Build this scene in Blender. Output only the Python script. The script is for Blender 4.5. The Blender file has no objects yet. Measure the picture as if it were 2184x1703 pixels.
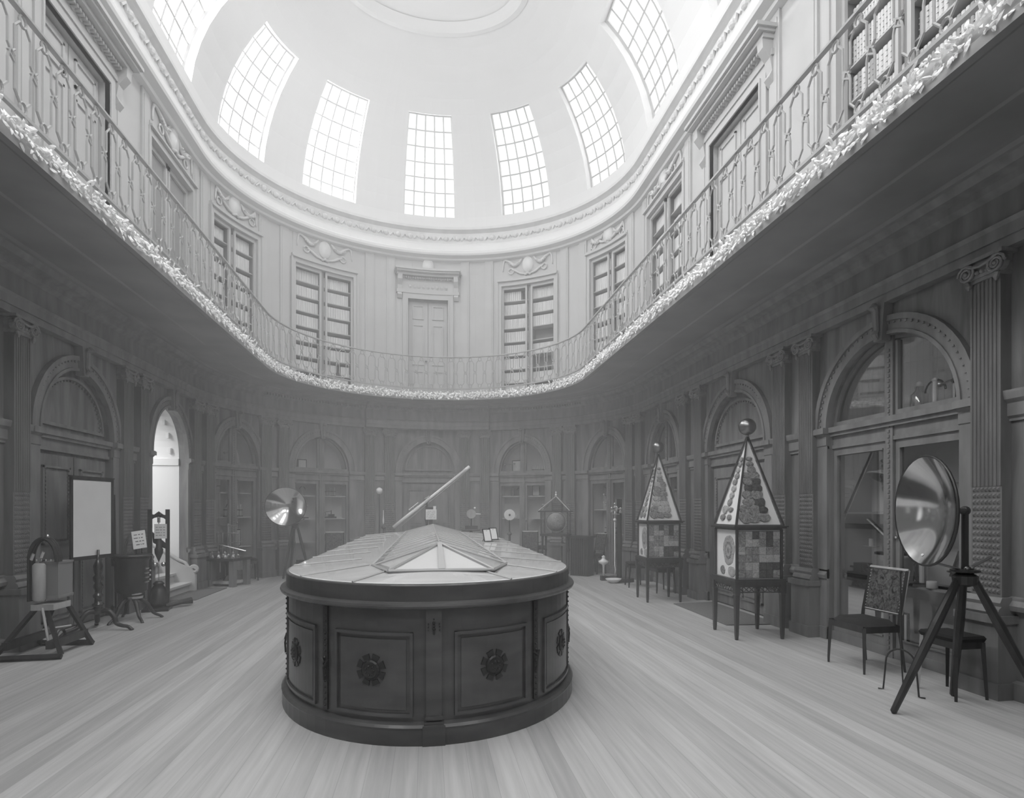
import bpy, math, random
from mathutils import Matrix, Vector
random.seed(7)
PI = math.pi
scene = bpy.context.scene
col = scene.collection

# ------------------------------------------------------------------ camera
FPX, CX_, HY, VX = 1190.0, 1092.0, 1087.0, 912.0
TH = math.atan2(CX_ - VX, FPX)
CAM = Vector((-0.09, 0.0, 1.5))
cd = bpy.data.cameras.new('camera'); cam = bpy.data.objects.new('camera', cd); col.objects.link(cam)
cam.location = CAM; cam.rotation_euler = (PI/2, 0, -TH)
cd.sensor_width = 36; cd.lens = 36*FPX/2184; cd.shift_x = 0; cd.shift_y = (HY-851.5)/2184
cd.clip_start = 0.05; cd.clip_end = 200
scene.camera = cam
# ------------------------------------------------------------------ light
scene.view_settings.view_transform = 'Standard'; scene.view_settings.look = 'None'
scene.view_settings.exposure = EXPOSURE = 0.0; scene.view_settings.gamma = 1
w = bpy.data.worlds.new('daylight'); scene.world = w; w.use_nodes = True
bg = w.node_tree.nodes['Background']; bg.inputs[0].default_value = (1, 1, 1, 1); bg.inputs[1].default_value = 1.2
scene.cycles.max_bounces = 8; scene.cycles.diffuse_bounces = 5; scene.cycles.glossy_bounces = 3; scene.cycles.volume_bounces = 1
scene.cycles.transparent_max_bounces = 12; scene.cycles.sample_clamp_indirect = 8
WINDOW_POWER = 80.0      # daylight through each dome window
CROWN_FILL_POWER = 380.0  # unseen fill lamp added over the crown
VEIL_DENSITY = 0.027  # density of the added volume that imitates lens flare
FRONT_POWER = 350.0
STAIR_POWER = 60.0
def area(name, loc, target, sx, sy, power):
    l = bpy.data.lights.new(name, 'AREA'); l.shape = 'RECTANGLE'; l.size = sx; l.size_y = sy; l.energy = power
    o = bpy.data.objects.new(name, l); col.objects.link(o); o.location = loc
    o.rotation_euler = (Vector(target)-Vector(loc)).to_track_quat('-Z', 'Y').to_euler()
    return o

# ------------------------------------------------------------------ materials
def mat(name, base, rough=.5, metal=0.0, grain=0.0, scale=(4, 4, 4), dist=0.0, bump=0.0, spec=.5, det=6):
    m = bpy.data.materials.new(name); m.use_nodes = True; nt = m.node_tree; N = nt.nodes; L = nt.links
    p = N['Principled BSDF']; p.inputs['Roughness'].default_value = rough; p.inputs['Metallic'].default_value = metal
    p.inputs['Specular IOR Level'].default_value = spec
    p.inputs['Base Color'].default_value = (base, base, base, 1)
    if grain or bump:
        tc = N.new('ShaderNodeTexCoord'); mp = N.new('ShaderNodeMapping'); mp.inputs['Scale'].default_value = scale
        nz = N.new('ShaderNodeTexNoise'); nz.inputs['Scale'].default_value = 1; nz.inputs['Detail'].default_value = det
        nz.inputs['Distortion'].default_value = dist
        L.new(tc.outputs['Object'], mp.inputs[0]); L.new(mp.outputs[0], nz.inputs['Vector'])
        if grain:
            r = N.new('ShaderNodeMapRange'); r.inputs['From Min'].default_value = .3; r.inputs['From Max'].default_value = .7
            r.inputs['To Min'].default_value = base*(1-grain); r.inputs['To Max'].default_value = base*(1+grain)
            L.new(nz.outputs['Fac'], r.inputs['Value']); L.new(r.outputs[0], p.inputs['Base Color'])
        if bump:
            b = N.new('ShaderNodeBump'); b.inputs['Strength'].default_value = bump; b.inputs['Distance'].default_value = .01
            L.new(nz.outputs['Fac'], b.inputs['Height']); L.new(b.outputs[0], p.inputs['Normal'])
    return m
def glass_mat(name, refl=.10, tint=.95, rough=.02):
    m = bpy.data.materials.new(name); m.use_nodes = True; nt = m.node_tree; N = nt.nodes; L = nt.links
    N.remove(N['Principled BSDF']); out = N['Material Output']
    t = N.new('ShaderNodeBsdfTransparent'); t.inputs[0].default_value = (tint, tint, tint, 1)
    g = N.new('ShaderNodeBsdfGlossy'); g.inputs['Roughness'].default_value = rough
    lw = N.new('ShaderNodeLayerWeight'); lw.inputs[0].default_value = .25
    ma = N.new('ShaderNodeMath'); ma.operation = 'MULTIPLY_ADD'; ma.inputs[1].default_value = .5; ma.inputs[2].default_value = refl
    mx = N.new('ShaderNodeMixShader'); L.new(lw.outputs['Fresnel'], ma.inputs[0]); L.new(ma.outputs[0], mx.inputs[0])
    L.new(t.outputs[0], mx.inputs[1]); L.new(g.outputs[0], mx.inputs[2]); L.new(mx.outputs[0], out.inputs[0])
    return m
def floor_mat():
    m = bpy.data.materials.new('floor_boards'); m.use_nodes = True; nt = m.node_tree; N = nt.nodes; L = nt.links
    p = N['Principled BSDF']; p.inputs['Roughness'].default_value = .62; p.inputs['Specular IOR Level'].default_value = .3
    tc = N.new('ShaderNodeTexCoord'); sp = N.new('ShaderNodeSeparateXYZ'); L.new(tc.outputs['Object'], sp.inputs[0])
    def math_(op, a, b=None):
        n = N.new('ShaderNodeMath'); n.operation = op
        for i, v in enumerate((a, b)):
            if v is None: continue
            if isinstance(v, (int, float)): n.inputs[i].default_value = v
            else: L.new(v, n.inputs[i])
        return n.outputs[0]
    px = math_('DIVIDE', sp.outputs[0], .145); fl = math_('FLOOR', px); fr = math_('SUBTRACT', px, fl)
    wn = N.new('ShaderNodeTexWhiteNoise'); wn.noise_dimensions = '1D'; L.new(fl, wn.inputs['W'])
    tone = math_('MULTIPLY_ADD', wn.outputs['Value'], .10); tone.node.inputs[2].default_value = .41
    seam = math_('LESS_THAN', math_('ABSOLUTE', math_('SUBTRACT', fr, .5)), .485)
    seamv = math_('MULTIPLY_ADD', seam, .16); seamv.node.inputs[2].default_value = .84
    mp = N.new('ShaderNodeMapping'); mp.inputs['Scale'].default_value = (16, .7, 1)
    L.new(tc.outputs['Object'], mp.inputs[0])
    nz = N.new('ShaderNodeTexNoise'); nz.inputs['Scale'].default_value = 1.5; nz.inputs['Detail'].default_value = 8; nz.inputs['Distortion'].default_value = .4
    L.new(mp.outputs[0], nz.inputs['Vector'])
    mr = N.new('ShaderNodeMapRange'); mr.inputs['From Min'].default_value = .3; mr.inputs['From Max'].default_value = .7
    mr.inputs['To Min'].default_value = .85; mr.inputs['To Max'].default_value = 1.08; L.new(nz.outputs['Fac'], mr.inputs['Value'])
    v = math_('MULTIPLY', math_('MULTIPLY', tone, seamv), mr.outputs[0])
    cb = N.new('ShaderNodeCombineColor')
    for i in range(3): L.new(v, cb.inputs[i])
    L.new(cb.outputs[0], p.inputs['Base Color'])
    return m
M = {}
M['floor'] = floor_mat()
M['panel'] = mat('oak_panelling', .21, .5, grain=.30, scale=(9, 9, 1.2), dist=.5)
M['trim'] = mat('oak_moulding', .24, .42, grain=.2, scale=(8, 8, 2))
M['pil'] = mat('oak_pilaster', .19, .42, grain=.2, scale=(10, 10, 1.5))
M['capital'] = mat('carved_capital', .26, .35, grain=.2, scale=(20, 20, 20))
M['soffit'] = mat('gallery_soffit_wood', .26, .6, grain=.15, scale=(1.5, 1.5, 1))
M['dark'] = mat('dark_mahogany', .035, .35, grain=.35, scale=(14, 14, 3))
M['maho'] = mat('polished_mahogany', .085, .28, grain=.25, scale=(3, 3, 9), dist=.3)
M['maho2'] = mat('carved_mahogany', .025, .4)
M['plaster'] = mat('painted_upper_wall', .46, .7, grain=.04, scale=(2, 2, 2))
M['plaster2'] = mat('painted_moulding', .45, .7)
M['plaster3'] = mat('relief_plaster', .55, .7, grain=.05, scale=(6, 6, 6))
M['greypaint'] = mat('bookcase_interior', .26, .8)  # one even grey, bookcase insides and closed bookcase panel
M['dome'] = mat('dome_plaster', .68, .8, grain=.02, scale=(.6, .6, .6))
M['domeband'] = mat('dome_ornament_band', .60, .8, grain=.08, scale=(3, 3, 3), dist=1)
M['iron'] = mat('painted_iron_railing', .36, .5)
M['fringe'] = mat('carved_leaf_border', .93, .7, grain=.2, scale=(20, 20, 20))
M['book'] = mat('vellum_spines', .62, .7, grain=.15, scale=(30, 30, 3))
M['book2'] = mat('calf_spines', .34, .7, grain=.2, scale=(30, 30, 3))
M['glass'] = glass_mat('cabinet_glass', .015, .96)
M['winglass'] = glass_mat('window_glass', .03, .97)
M['topglass'] = glass_mat('case_glass', .20, .95, .05)
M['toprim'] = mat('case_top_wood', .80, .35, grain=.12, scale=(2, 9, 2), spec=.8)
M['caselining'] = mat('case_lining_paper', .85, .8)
M['bar'] = mat('case_glazing_bar', .40, .4)
M['interior'] = mat('cabinet_lining', .72, .85)
M['shelf'] = mat('white_shelf_board', .75, .6)
M['brass'] = mat('lacquered_brass', .62, .28, metal=1.0)
M['dbrass'] = mat('dull_brass', .30, .4, metal=1.0)
M['steel'] = mat('blackened_iron', .05, .4, metal=.3)
M['mirror'] = mat('polished_concave_mirror', .70, .12, metal=1.0)
M['bronze'] = mat('burnished_bronze', .28, .3, metal=1.0)
M['white'] = mat('white_paper', .85, .8)
M['ink'] = mat('ink', .04, .8)
M['cream'] = mat('off_white_cloth', .75, .85, grain=.05, scale=(3, 3, 3))
M['ceramic'] = mat('glazed_white_ware', .80, .2)
M['pale'] = mat('pale_wood', .40, .5, grain=.2, scale=(10, 10, 2))
M['polished'] = mat('polished_ebony', .03, .15, spec=.9)
M['velvet'] = mat('dark_velvet', .02, .95)
M['damask'] = mat('patterned_chair_cover', .07, .8, grain=.95, scale=(22, 22, 22), dist=1.5, det=2)
M['mat'] = mat('woven_floor_mat', .16, .9, grain=.2, scale=(60, 60, 60))
M['stone'] = mat('whitewashed_stair', .55, .8, grain=.05, scale=(3, 3, 3))
M['stair_wall'] = mat('stairwell_whitewash', .86, .9)
M['glassobj'] = glass_mat('clear_glassware', .22, .9)
M['midgrey'] = mat('grey_instrument_paint', .22, .5)
M['tiles'] = mat('pale_backing_board', .78, .8)
M['agA'] = mat('agate_dark', .07, .5, grain=.7, scale=(25, 25, 25), dist=2)
M['agB'] = mat('agate_mid', .22, .5, grain=.6, scale=(25, 25, 25), dist=2)
M['agC'] = mat('agate_pale', .38, .5, grain=.4, scale=(25, 25, 25), dist=2)

# ------------------------------------------------------------------ room curve
C0, R0, B0 = 10.9, 4.5, 3.85
NT = 1500; TAB = [0.0]; _p = (0, B0)
for i in range(1, NT+1):
    a = PI/2*i/NT; q = (R0*math.sin(a), B0*math.cos(a)); TAB.append(TAB[-1]+math.dist(q, _p)); _p = q
SQ = TAB[-1]; CN = -1.16; SL = C0-CN; STOT = 2*SQ+SL
def ang(a):
    lo, hi = 0, NT
    while hi-lo > 1:
        m = (lo+hi)//2
        if TAB[m] <= a: lo = m
        else: hi = m
    return (lo+(a-TAB[lo])/(TAB[hi]-TAB[lo]))*PI/2/NT
def P(s, d, z, e=0.0):
    """point of the room: s along the wall from the far apex (right +), d towards the room, z up"""
    sg = 1 if s >= 0 else -1; a = min(abs(s), STOT); R = R0-d; b = B0-d+e
    if a <= SQ: t = ang(a); return Vector((sg*R*math.sin(t), C0+b*math.cos(t), z))
    if a <= SQ+SL: return Vector((sg*R, C0-(a-SQ), z))
    t = ang(max(0, STOT-a)); return Vector((sg*R*math.sin(t), CN-b*math.cos(t), z))
def frame(s, d=0, z=0, e=0):
    """matrix with local x along the wall to the right (seen from the room), y out of the wall into the room, z up"""
    h = .02; t = (P(s+h, d, z, e)-P(s-h, d, z, e)); t.z = 0; t.normalize()
    n = Vector((0, 0, 1)).cross(t); n = -n
    # x to the right seen from the room centre: +s for both sides
    o = P(s, d, z, e)
    return Matrix(((t.x, n.x, 0, o.x), (t.y, n.y, 0, o.y), (0, 0, 1, o.z), (0, 0, 0, 1)))

# ------------------------------------------------------------------ mesh builder
class MB:
    def __init__(s, T=None): s.v = []; s.f = []; s.T = T
    def add(s, vs, fs):
        o = len(s.v)
        s.v += [Vector(p) if s.T is None else (s.T @ Vector(p) if isinstance(s.T, Matrix) else s.T(Vector(p))) for p in vs]
        s.f += [tuple(i+o for i in f) for f in fs]; return s
    def box(s, x0, x1, y0, y1, z0, z1, step=None):
        n = 1
        if step or (callable(s.T) and not isinstance(s.T, Matrix)): n = max(1, int(math.ceil((x1-x0)/(step or .25))))
        vs = []; fs = []
        for i in range(n+1):
            x = x0+(x1-x0)*i/n; vs += [(x, y0, z0), (x, y1, z0), (x, y1, z1), (x, y0, z1)]
        for i in range(n):
            a = 4*i; b = a+4
            for k in range(4): fs.append((a+k, a+(k+1) % 4, b+(k+1) % 4, b+k))
        fs.append((0, 3, 2, 1)); fs.append((4*n, 4*n+1, 4*n+2, 4*n+3)); return s.add(vs, fs)
    def prism(s, poly, y0, y1, ax='y'):
        n = len(poly)
        if ax == 'y': vs = [(x, y0, z) for x, z in poly]+[(x, y1, z) for x, z in poly]
        elif ax == 'z': vs = [(x, z, y0) for x, z in poly]+[(x, z, y1) for x, z in poly]
        else: vs = [(y0, x, z) for x, z in poly]+[(y1, x, z) for x, z in poly]
        return s.add(vs, [tuple(range(n))[::-1], tuple(range(n, 2*n))]+[(i, (i+1) % n, n+(i+1) % n, n+i) for i in range(n)])
    def arch(s, cx, cz, rx0, rz0, rx1, rz1, y0, y1, a0=0, a1=PI, n=20):
        vs = []; fs = []
        for i in range(n+1):
            a = a0+(a1-a0)*i/n; c, k = math.cos(a), math.sin(a)
            vs += [(cx+rx0*c, y0, cz+rz0*k), (cx+rx1*c, y0, cz+rz1*k), (cx+rx1*c, y1, cz+rz1*k), (cx+rx0*c, y1, cz+rz0*k)]
        for i in range(n):
            a = 4*i; b = a+4
            for k in range(4): fs.append((a+k, a+(k+1) % 4, b+(k+1) % 4, b+k))
        fs.append((0, 3, 2, 1)); fs.append((4*n, 4*n+1, 4*n+2, 4*n+3)); return s.add(vs, fs)
    def tube(s, pts, r, n=8, cap=True):
        pts = [Vector(p) for p in pts]; rs = r if isinstance(r, (list, tuple)) else [r]*len(pts); vs = []; fs = []
        up = Vector((0, 0, 1)); prev = None
        for i, p in enumerate(pts):
            t = (pts[min(i+1, len(pts)-1)]-pts[max(i-1, 0)]).normalized()
            if prev is None: u = t.cross(up) if abs(t.z) < .95 else t.cross(Vector((1, 0, 0)))
            else: u = prev-t*prev.dot(t)
            u.normalize(); prev = u; v = t.cross(u)
            for k in range(n): a = 2*PI*k/n; vs.append(p+(u*math.cos(a)+v*math.sin(a))*rs[i])
        for i in range(len(pts)-1):
            for k in range(n): fs.append((i*n+k, i*n+(k+1) % n, (i+1)*n+(k+1) % n, (i+1)*n+k))
        if cap: fs.append(tuple(range(n))[::-1]); fs.append(tuple(range((len(pts)-1)*n, len(pts)*n)))
        return s.add(vs, fs)
    def lathe(s, prof, c=(0, 0, 0), n=20, R=None):
        vs = []; fs = []; c = Vector(c)
        for r, z in prof:
            for k in range(n):
                a = 2*PI*k/n; p = Vector((r*math.cos(a), r*math.sin(a), z)); vs.append(c+(R @ p if R is not None else p))
        for i in range(len(prof)-1):
            for k in range(n): fs.append((i*n+k, i*n+(k+1) % n, (i+1)*n+(k+1) % n, (i+1)*n+k))
        fs.append(tuple(range(n))[::-1]); fs.append(tuple(range((len(prof)-1)*n, len(prof)*n)))
        return s.add(vs, fs)
    def ball(s, c, r, n=14):
        return s.lathe([(max(r*math.sin(PI*i/n), .0005), -r*math.cos(PI*i/n)) for i in range(n+1)], c, n+4)
    def build(s, name, m, parent=None, smooth=False):
        me = bpy.data.meshes.new(name)
        inv = Matrix.Identity(4)
        if parent is not None:
            pm = mw(parent); inv = pm.inverted()
            vs = [tuple(inv @ v) for v in s.v] if s.T is not None else [tuple(v) for v in s.v]
        else: vs = [tuple(v) for v in s.v]
        me.from_pydata(vs, [], s.f)
        me.materials.append(M[m] if isinstance(m, str) else m)
        if smooth: me.shade_smooth()
        me.update()
        o = bpy.data.objects.new(name, me); col.objects.link(o)
        if parent is not None: o.parent = parent
        return o
def cr(pts, rs=None, n=4):
    """Catmull-Rom path (and radii) through the given points"""
    P_ = [Vector(p) for p in pts]; out = []; ro = []; m = len(P_)
    for i in range(m-1):
        p0, p1, p2, p3 = P_[max(i-1, 0)], P_[i], P_[i+1], P_[min(i+2, m-1)]
        for k in range(n):
            t = k/n; out.append(.5*((2*p1)+(p2-p0)*t+(2*p0-5*p1+4*p2-p3)*t*t+(3*p1-p0-3*p2+p3)*t**3))
            if rs: ro.append(rs[i]*(1-t)+rs[i+1]*t)
    out.append(P_[-1])
    if rs: ro.append(rs[-1]); return out, ro
    return out
WM = {}
def mw(o):
    return WM.get(o.name) or (mw(o.parent) if o.parent else Matrix.Identity(4))
def rotto(v):
    return Vector(v).normalized().to_track_quat('Z', 'Y').to_matrix()
def thing(name, label, cat, loc=(0, 0, 0), rz=0, group=None):
    o = bpy.data.objects.new(name, None); col.objects.link(o); o.location = loc; o.rotation_euler = (0, 0, rz)
    o.empty_display_size = .1; o['label'] = label; o['category'] = cat
    if group: o['group'] = group
    WM[o.name] = Matrix.Translation(Vector(loc)) @ Matrix.Rotation(rz, 4, 'Z')
    return o
def tag(o, label, cat, group=None, kind=None):
    o['label'] = label; o['category'] = cat
    if group: o['group'] = group
    if kind: o['kind'] = kind
    return o
def struct(o): o['kind'] = 'structure'; return o
def copy_tree(o, parent=None, loc=None, rz=None):
    c = o.copy(); col.objects.link(c)
    if parent is not None: c.parent = parent
    if loc is not None: c.location = loc; c.rotation_euler = (0, 0, rz or 0); WM[c.name] = Matrix.Translation(Vector(loc)) @ Matrix.Rotation(rz or 0, 4, 'Z')
    for ch in o.children: copy_tree(ch, c)
    return c
def warp(s0, d0=0, z0=0): return lambda p: P(s0+p.x, d0+p.y, z0+p.z)
def wall_thing(name, label, cat, s0, group=None, z=0):
    return thing(name, label, cat, P(s0, 0, z), 0, group)

def sweep(name, prof, m, s0=-STOT, s1=STOT, step=.22, parent=None, closed=False, smooth=False):
    """prof = list of (d, z[, e]) swept along the wall"""
    n = int((s1-s0)/step)+1; mb = MB(warp(0)); vs = []; k = len(prof)
    mb.T = None
    for i in range(n+1):
        s = s0+(s1-s0)*i/n
        for p in prof: vs.append(P(s, p[0], p[1], p[2] if len(p) > 2 else 0))
    fs = []
    for i in range(n):
        for j in range(k if closed else k-1):
            j2 = (j+1) % k; fs.append((i*k+j, i*k+j2, (i+1)*k+j2, (i+1)*k+j))
    mb.v = vs; mb.f = fs
    if closed: mb.f.append(tuple(range(k))[::-1]); mb.f.append(tuple(range(n*k, n*k+k)))
    if parent is not None: mb.T = Matrix.Identity(4)
    return mb.build(name, m, parent, smooth)

def wall_open(name, m, s0, s1, d, z0, z1, ops, depth, step=.12):
    """wall surface with openings ops=[(centre, half width, zbottom, zspring, rise)], with reveals of the given depth"""
    bs = {s0, s1}
    for c, hw, zb, zs, rise in ops:
        for i in range(17): bs.add(c-hw*math.cos(PI*i/16) if rise else c-hw+2*hw*i/16)
    x = s0
    while x < s1: bs.add(x); x += step*2
    bs = sorted(b for b in bs if s0 <= b <= s1); mb = MB()
    def q(a, b, za0, za1, zb0, zb1, da=d, db=d):
        mb.add([P(a, da, za0), P(b, db, zb0), P(b, db, zb1), P(a, da, za1)], [(0, 1, 2, 3)])
    for a, b in zip(bs[:-1], bs[1:]):
        if b-a < 1e-5: continue
        mid = (a+b)/2; op = next((o for o in ops if abs(mid-o[0]) < o[1]), None)
        if op is None: q(a, b, z0, z1, z0, z1); continue
        c, hw, zb, zs, rise = op
        def top(x): return zs+rise*math.sqrt(max(0, 1-((x-c)/hw)**2)) if rise else zs
        if zb > z0: q(a, b, z0, zb, z0, zb); mb.add([P(a, d, zb), P(b, d, zb), P(b, d-depth, zb), P(a, d-depth, zb)], [(0, 1, 2, 3)])
        q(a, b, top(a), z1, top(b), z1)
        mb.add([P(a, d, top(a)), P(b, d, top(b)), P(b, d-depth, top(b)), P(a, d-depth, top(a))], [(0, 1, 2, 3)])
    for c, hw, zb, zs, rise in ops:
        for x in (c-hw, c+hw): mb.add([P(x, d, zb), P(x, d-depth, zb), P(x, d-depth, zs), P(x, d, zs)], [(0, 1, 2, 3)])
    return struct(mb.build(name, m))

# ------------------------------------------------------------------ setting: floor, lower walls
mb = MB(); mb.box(-8, 5.5, -6, 16, -.1, 0); struct(mb.build('floor', 'floor'))
ZI, RZ, ZT = 2.43, 1.0, 4.16
BAY = [('door', -.06, .86), ('cab', -2.75, .84), ('cab', -4.9, .74), ('stair', -7.05, .84), ('door', -9.6, .92), ('cab', -12.4, .97),
       ('cab', 2.42, .80), ('cab', 4.85, .74), ('cab', 7.1, .80), ('door', 9.65, .95), ('cab', 12.45, .98)]
AW = .17
def ops_between(a, b):
    o = []
    for k, s, rx in BAY:
        if a < s < b: o.append((s, rx-AW, 0.0, ZI, RZ-AW))
    return o
EDGE = 8.6+.0
wall_open('wall_left', 'panel', -STOT, -3.95, 0, 0, ZT, ops_between(-STOT, -3.95), .12)
wall_open('wall_far', 'panel', -3.95, 3.6, 0, 0, ZT, ops_between(-3.95, 3.6), .12)
wall_open('wall_right', 'panel', 3.6, STOT, 0, 0, ZT, ops_between(3.6, STOT), .12)
# backing wall behind everything except the stair doorway
struct(sweep('wall_outer', [(-.75, 0), (-.75, ZT)], 'panel', -6.1, STOT))
struct(sweep('wall_outer_left', [(-.75, 0), (-.75, ZT)], 'panel', -STOT, -8.0))

tn = [0]
def trim(*a, **k):
    tn[0] += 1; return struct(sweep('trim_%d' % tn[0], *a, **k))
# entablature of the lower order, soffit of the gallery, gallery slab
ENT = [(0, 3.56), (.10, 3.56), (.10, 3.64), (.12, 3.64), (.12, 3.73), (.15, 3.76), (.10, 3.78), (.10, 3.99), (.16, 4.03), (.17, 4.08), (.26, 4.10), (.30, 4.16)]
trim(ENT, 'trim')
trim([(p[0]+.14, p[1]) for p in ENT], 'trim', -1.72, 1.58)
mb = MB()
for sE in (-1.72, 1.58):
    mb.add([P(sE, p[0]+.14, p[1]) for p in ENT]+[P(sE, 0, 4.16), P(sE, 0, 3.56)], [tuple(range(len(ENT)+2))])
tn[0] += 1; struct(mb.build('trim_%d' % tn[0], 'trim'))
mb = MB()   # dentils
s = -4.2
while s < 4.2:
    k = .14 if -1.7 < s < 1.56 else 0
    mb.T = frame(s); mb.box(-.02, .02, .12+k, .20+k, 4.035, 4.085); s += .075
tn[0] += 1; struct(mb.build('trim_%d' % tn[0], 'trim'))
SOF = [(0, 4.16), (.34, 4.16), (.36, 4.19), (.44, 4.19), (.46, 4.16, .02), (.80, 4.16, .1), (.82, 4.145, .1), (.86, 4.145, .1), (.88, 4.16, .1), (1.36, 4.16, .27), (1.40, 4.14, .28), (1.46, 4.14, .29)]
struct(sweep('ceiling_gallery', SOF, 'soffit'))
struct(sweep('trim_gallery_edge', [(1.46, 4.14, .29), (1.47, 4.20, .29), (1.45, 4.22, .29), (1.45, 4.33, .29), (1.42, 4.34, .29), (.05, 4.34)], 'plaster2'))
# pedestal course and impost course on the piers
def between(bays, a, b):
    """ranges of wall between openings"""
    cuts = sorted([(s-rx+AW*.0, s+rx) for k, s, rx in bays]); x = a; out = []
    for c0, c1 in cuts:
        if c1 <= a or c0 >= b: continue
        if c0 > x: out.append((x, c0))
        x = c1
    out.append((x, b)); return out
IMP = [(0, 2.20), (.02, 2.20), (.02, 2.22), (.04, 2.24), (.04, 2.34), (.07, 2.37), (.08, 2.42), (.08, 2.44), (0, 2.45)]
PED = [(0, .70), (.05, .70), (.06, .74), (.03, .78), (.03, .80), (0, .81)]
SKT = [(0, .15), (.045, .135), (.045, 0), (0, 0)]
for a, b in between([(k, s, rx-AW) for k, s, rx in BAY], -15.5, 14.8):
    [trim(q_, 'trim', a, b, closed=True) for q_ in (IMP, PED, SKT)]

# ------------------------------------------------------------------ pilasters
MIR = Matrix.Scale(-1, 4, (0, 1, 0))
def make_pilaster(label):
    t = thing('pilaster', label, 'pilaster')
    W2 = .125; y0, y1 = -.02, .10
    # fluted shaft: section polygon swept up
    sec = [(-W2, y0), (-W2, y1)]
    nf = 7; fw = 2*W2/(nf+.6); x = -W2+.3*fw
    for i in range(nf):
        for k in range(5):
            a = PI*k/4; sec.append((x+fw*.5-fw*.38*math.cos(a), y1-fw*.42*math.sin(a)))
        x += fw
    sec += [(W2, y1), (W2, y0)]
    b = MB(MIR).prism(sec, 1.69, 3.37, 'z'); b.build('shaft', 'pil', t)
    b = MB(MIR).box(-W2, W2, y0, y1-.012, .80, 1.69)
    nr = 17
    for j in range(nr):
        z = .84+(1.66-.84)*j/(nr-1)
        for i in range(7):
            xx = -W2+fw*.3+fw*(i+.5); h = fw*.42; hz = .020
            b.add([(xx-h, y1-.012, z-hz), (xx+h, y1-.012, z-hz), (xx+h, y1-.012, z+hz), (xx-h, y1-.012, z+hz), (xx, y1+.006, z)],
                  [(0, 1, 4), (1, 2, 4), (2, 3, 4), (3, 0, 4)])
    b.build('lower_shaft', 'pil', t)
    b = MB(MIR).box(-W2-.005, W2+.005, y0, y1+.01, 3.37, 3.40).box(-W2-.05, W2+.05, y0, y1+.05, 3.53, 3.56)
    b.box(-W2-.01, W2+.01, y0, y1+.02, 3.40, 3.53)
    for sg in (-1, 1):
        # volute: spiral tube with an eye
        pts = []
        for k in range(26):
            a = k/25*2.2*2*PI; r = .075*(1-k/25*.8); pts.append((sg*(W2-.005)+sg*-r*math.cos(a)*-1, y1+.045, 3.455+r*math.sin(a)))
        b.tube(pts, .012, 6); b.lathe([(.06, 0), (.062, .05), (.02, .055)], (sg*(W2-.005), y1-.02, 3.455), 14, Matrix.Rotation(-PI/2, 3, 'X'))
        b.ball((sg*(W2-.005), y1+.05, 3.455), .016, 6)
        b.tube([(sg*W2, y1+.03, 3.385), (sg*W2*.9, y1+.03, 3.35), (sg*W2*.9, y1+.03, 3.32)], [.018, .022, .006], 6)
    b.tube([(-W2, y1+.04, 3.52), (-.06, y1+.05, 3.49), (0, y1+.05, 3.48), (.06, y1+.05, 3.49), (W2, y1+.04, 3.52)], .014, 6)
    for i in range(5): b.ball((-.08+.04*i, y1+.03, 3.44), .018, 6)
    b.build('capital', 'capital', t)
    b = MB(MIR)
    b.prism([(-.02, .66+.0), (.145, .66), (.16, .68), (.15, .71), (.125, .73), (.14, .76), (.12, .80), (-.02, .80)], -W2-.03, W2+.03, 'x')
    b.build('base', 'trim', t)
    b = MB(MIR).box(-W2-.04, W2+.04, y0, .17, 0, .62).box(-W2-.06, W2+.06, y0, .20, .60, .66).box(-W2-.055, W2+.055, y0, .19, 0, .13)
    b.build('pedestal', 'pil', t)
    return t
PIL = [(-13.9, 'fluted oak pilaster on the left wall, nearest the camera beyond the frame edge'), (-10.74, 'fluted oak pilaster at the left picture edge behind the trestle instrument'),
       (-8.58, 'fluted oak pilaster just right of the white fire screen'), (-8.1, 'fluted oak pilaster touching the near side of the bright stair doorway'),
       (-6.15, 'fluted oak pilaster touching the far side of the bright stair doorway'), (-5.72, 'fluted oak pilaster just left of the cabinet with the brass instrument table'),
       (-4.17, 'fluted oak pilaster just right of the cabinet with the brass instrument table'), (-3.73, 'fluted oak pilaster rising behind the large concave mirror at the far left'),
       (-1.57, 'outer left pilaster of the projecting central door bay'), (-1.07, 'inner left pilaster of the central door bay, above the white ball'),
       (.88, 'inner right pilaster of the central door bay, above the round disc instrument'), (1.42, 'outer right pilaster of the projecting central door bay'),
       (3.4, 'fluted oak pilaster behind the glazed globe case, left of its pair'), (3.79, 'fluted oak pilaster to the right of the glazed globe case'),
       (5.66, 'far pilaster of the pair between the barometer cabinet and smaller pyramid'), (6.04, 'near pilaster of the pair between the barometer cabinet and smaller pyramid'),
       (8.08, 'fluted oak pilaster right behind the smaller mineral pyramid'), (8.64, 'fluted oak pilaster between the two mineral pyramids'),
       (10.84, 'fluted oak pilaster just right of the larger mineral pyramid'), (11.36, 'fluted oak pilaster left of the near right arched cabinet'),
       (13.55, 'large fluted pilaster at the right picture edge behind the mirror tripod')]
pil0 = None
for i, (s, txt) in enumerate(PIL):
    lab = txt
    F = frame(s); rz = math.atan2(F[1][0], F[0][0]); loc = F.to_translation()
    if pil0 is None:
        pil0 = make_pilaster(lab); pil0.location = loc; pil0.rotation_euler = (0, 0, rz)
        # local y must point into the room
        o = pil0
    else: o = copy_tree(pil0, None, loc, rz)
    o['label'] = lab; o['group'] = 'pilasters along the lower wall'

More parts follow.
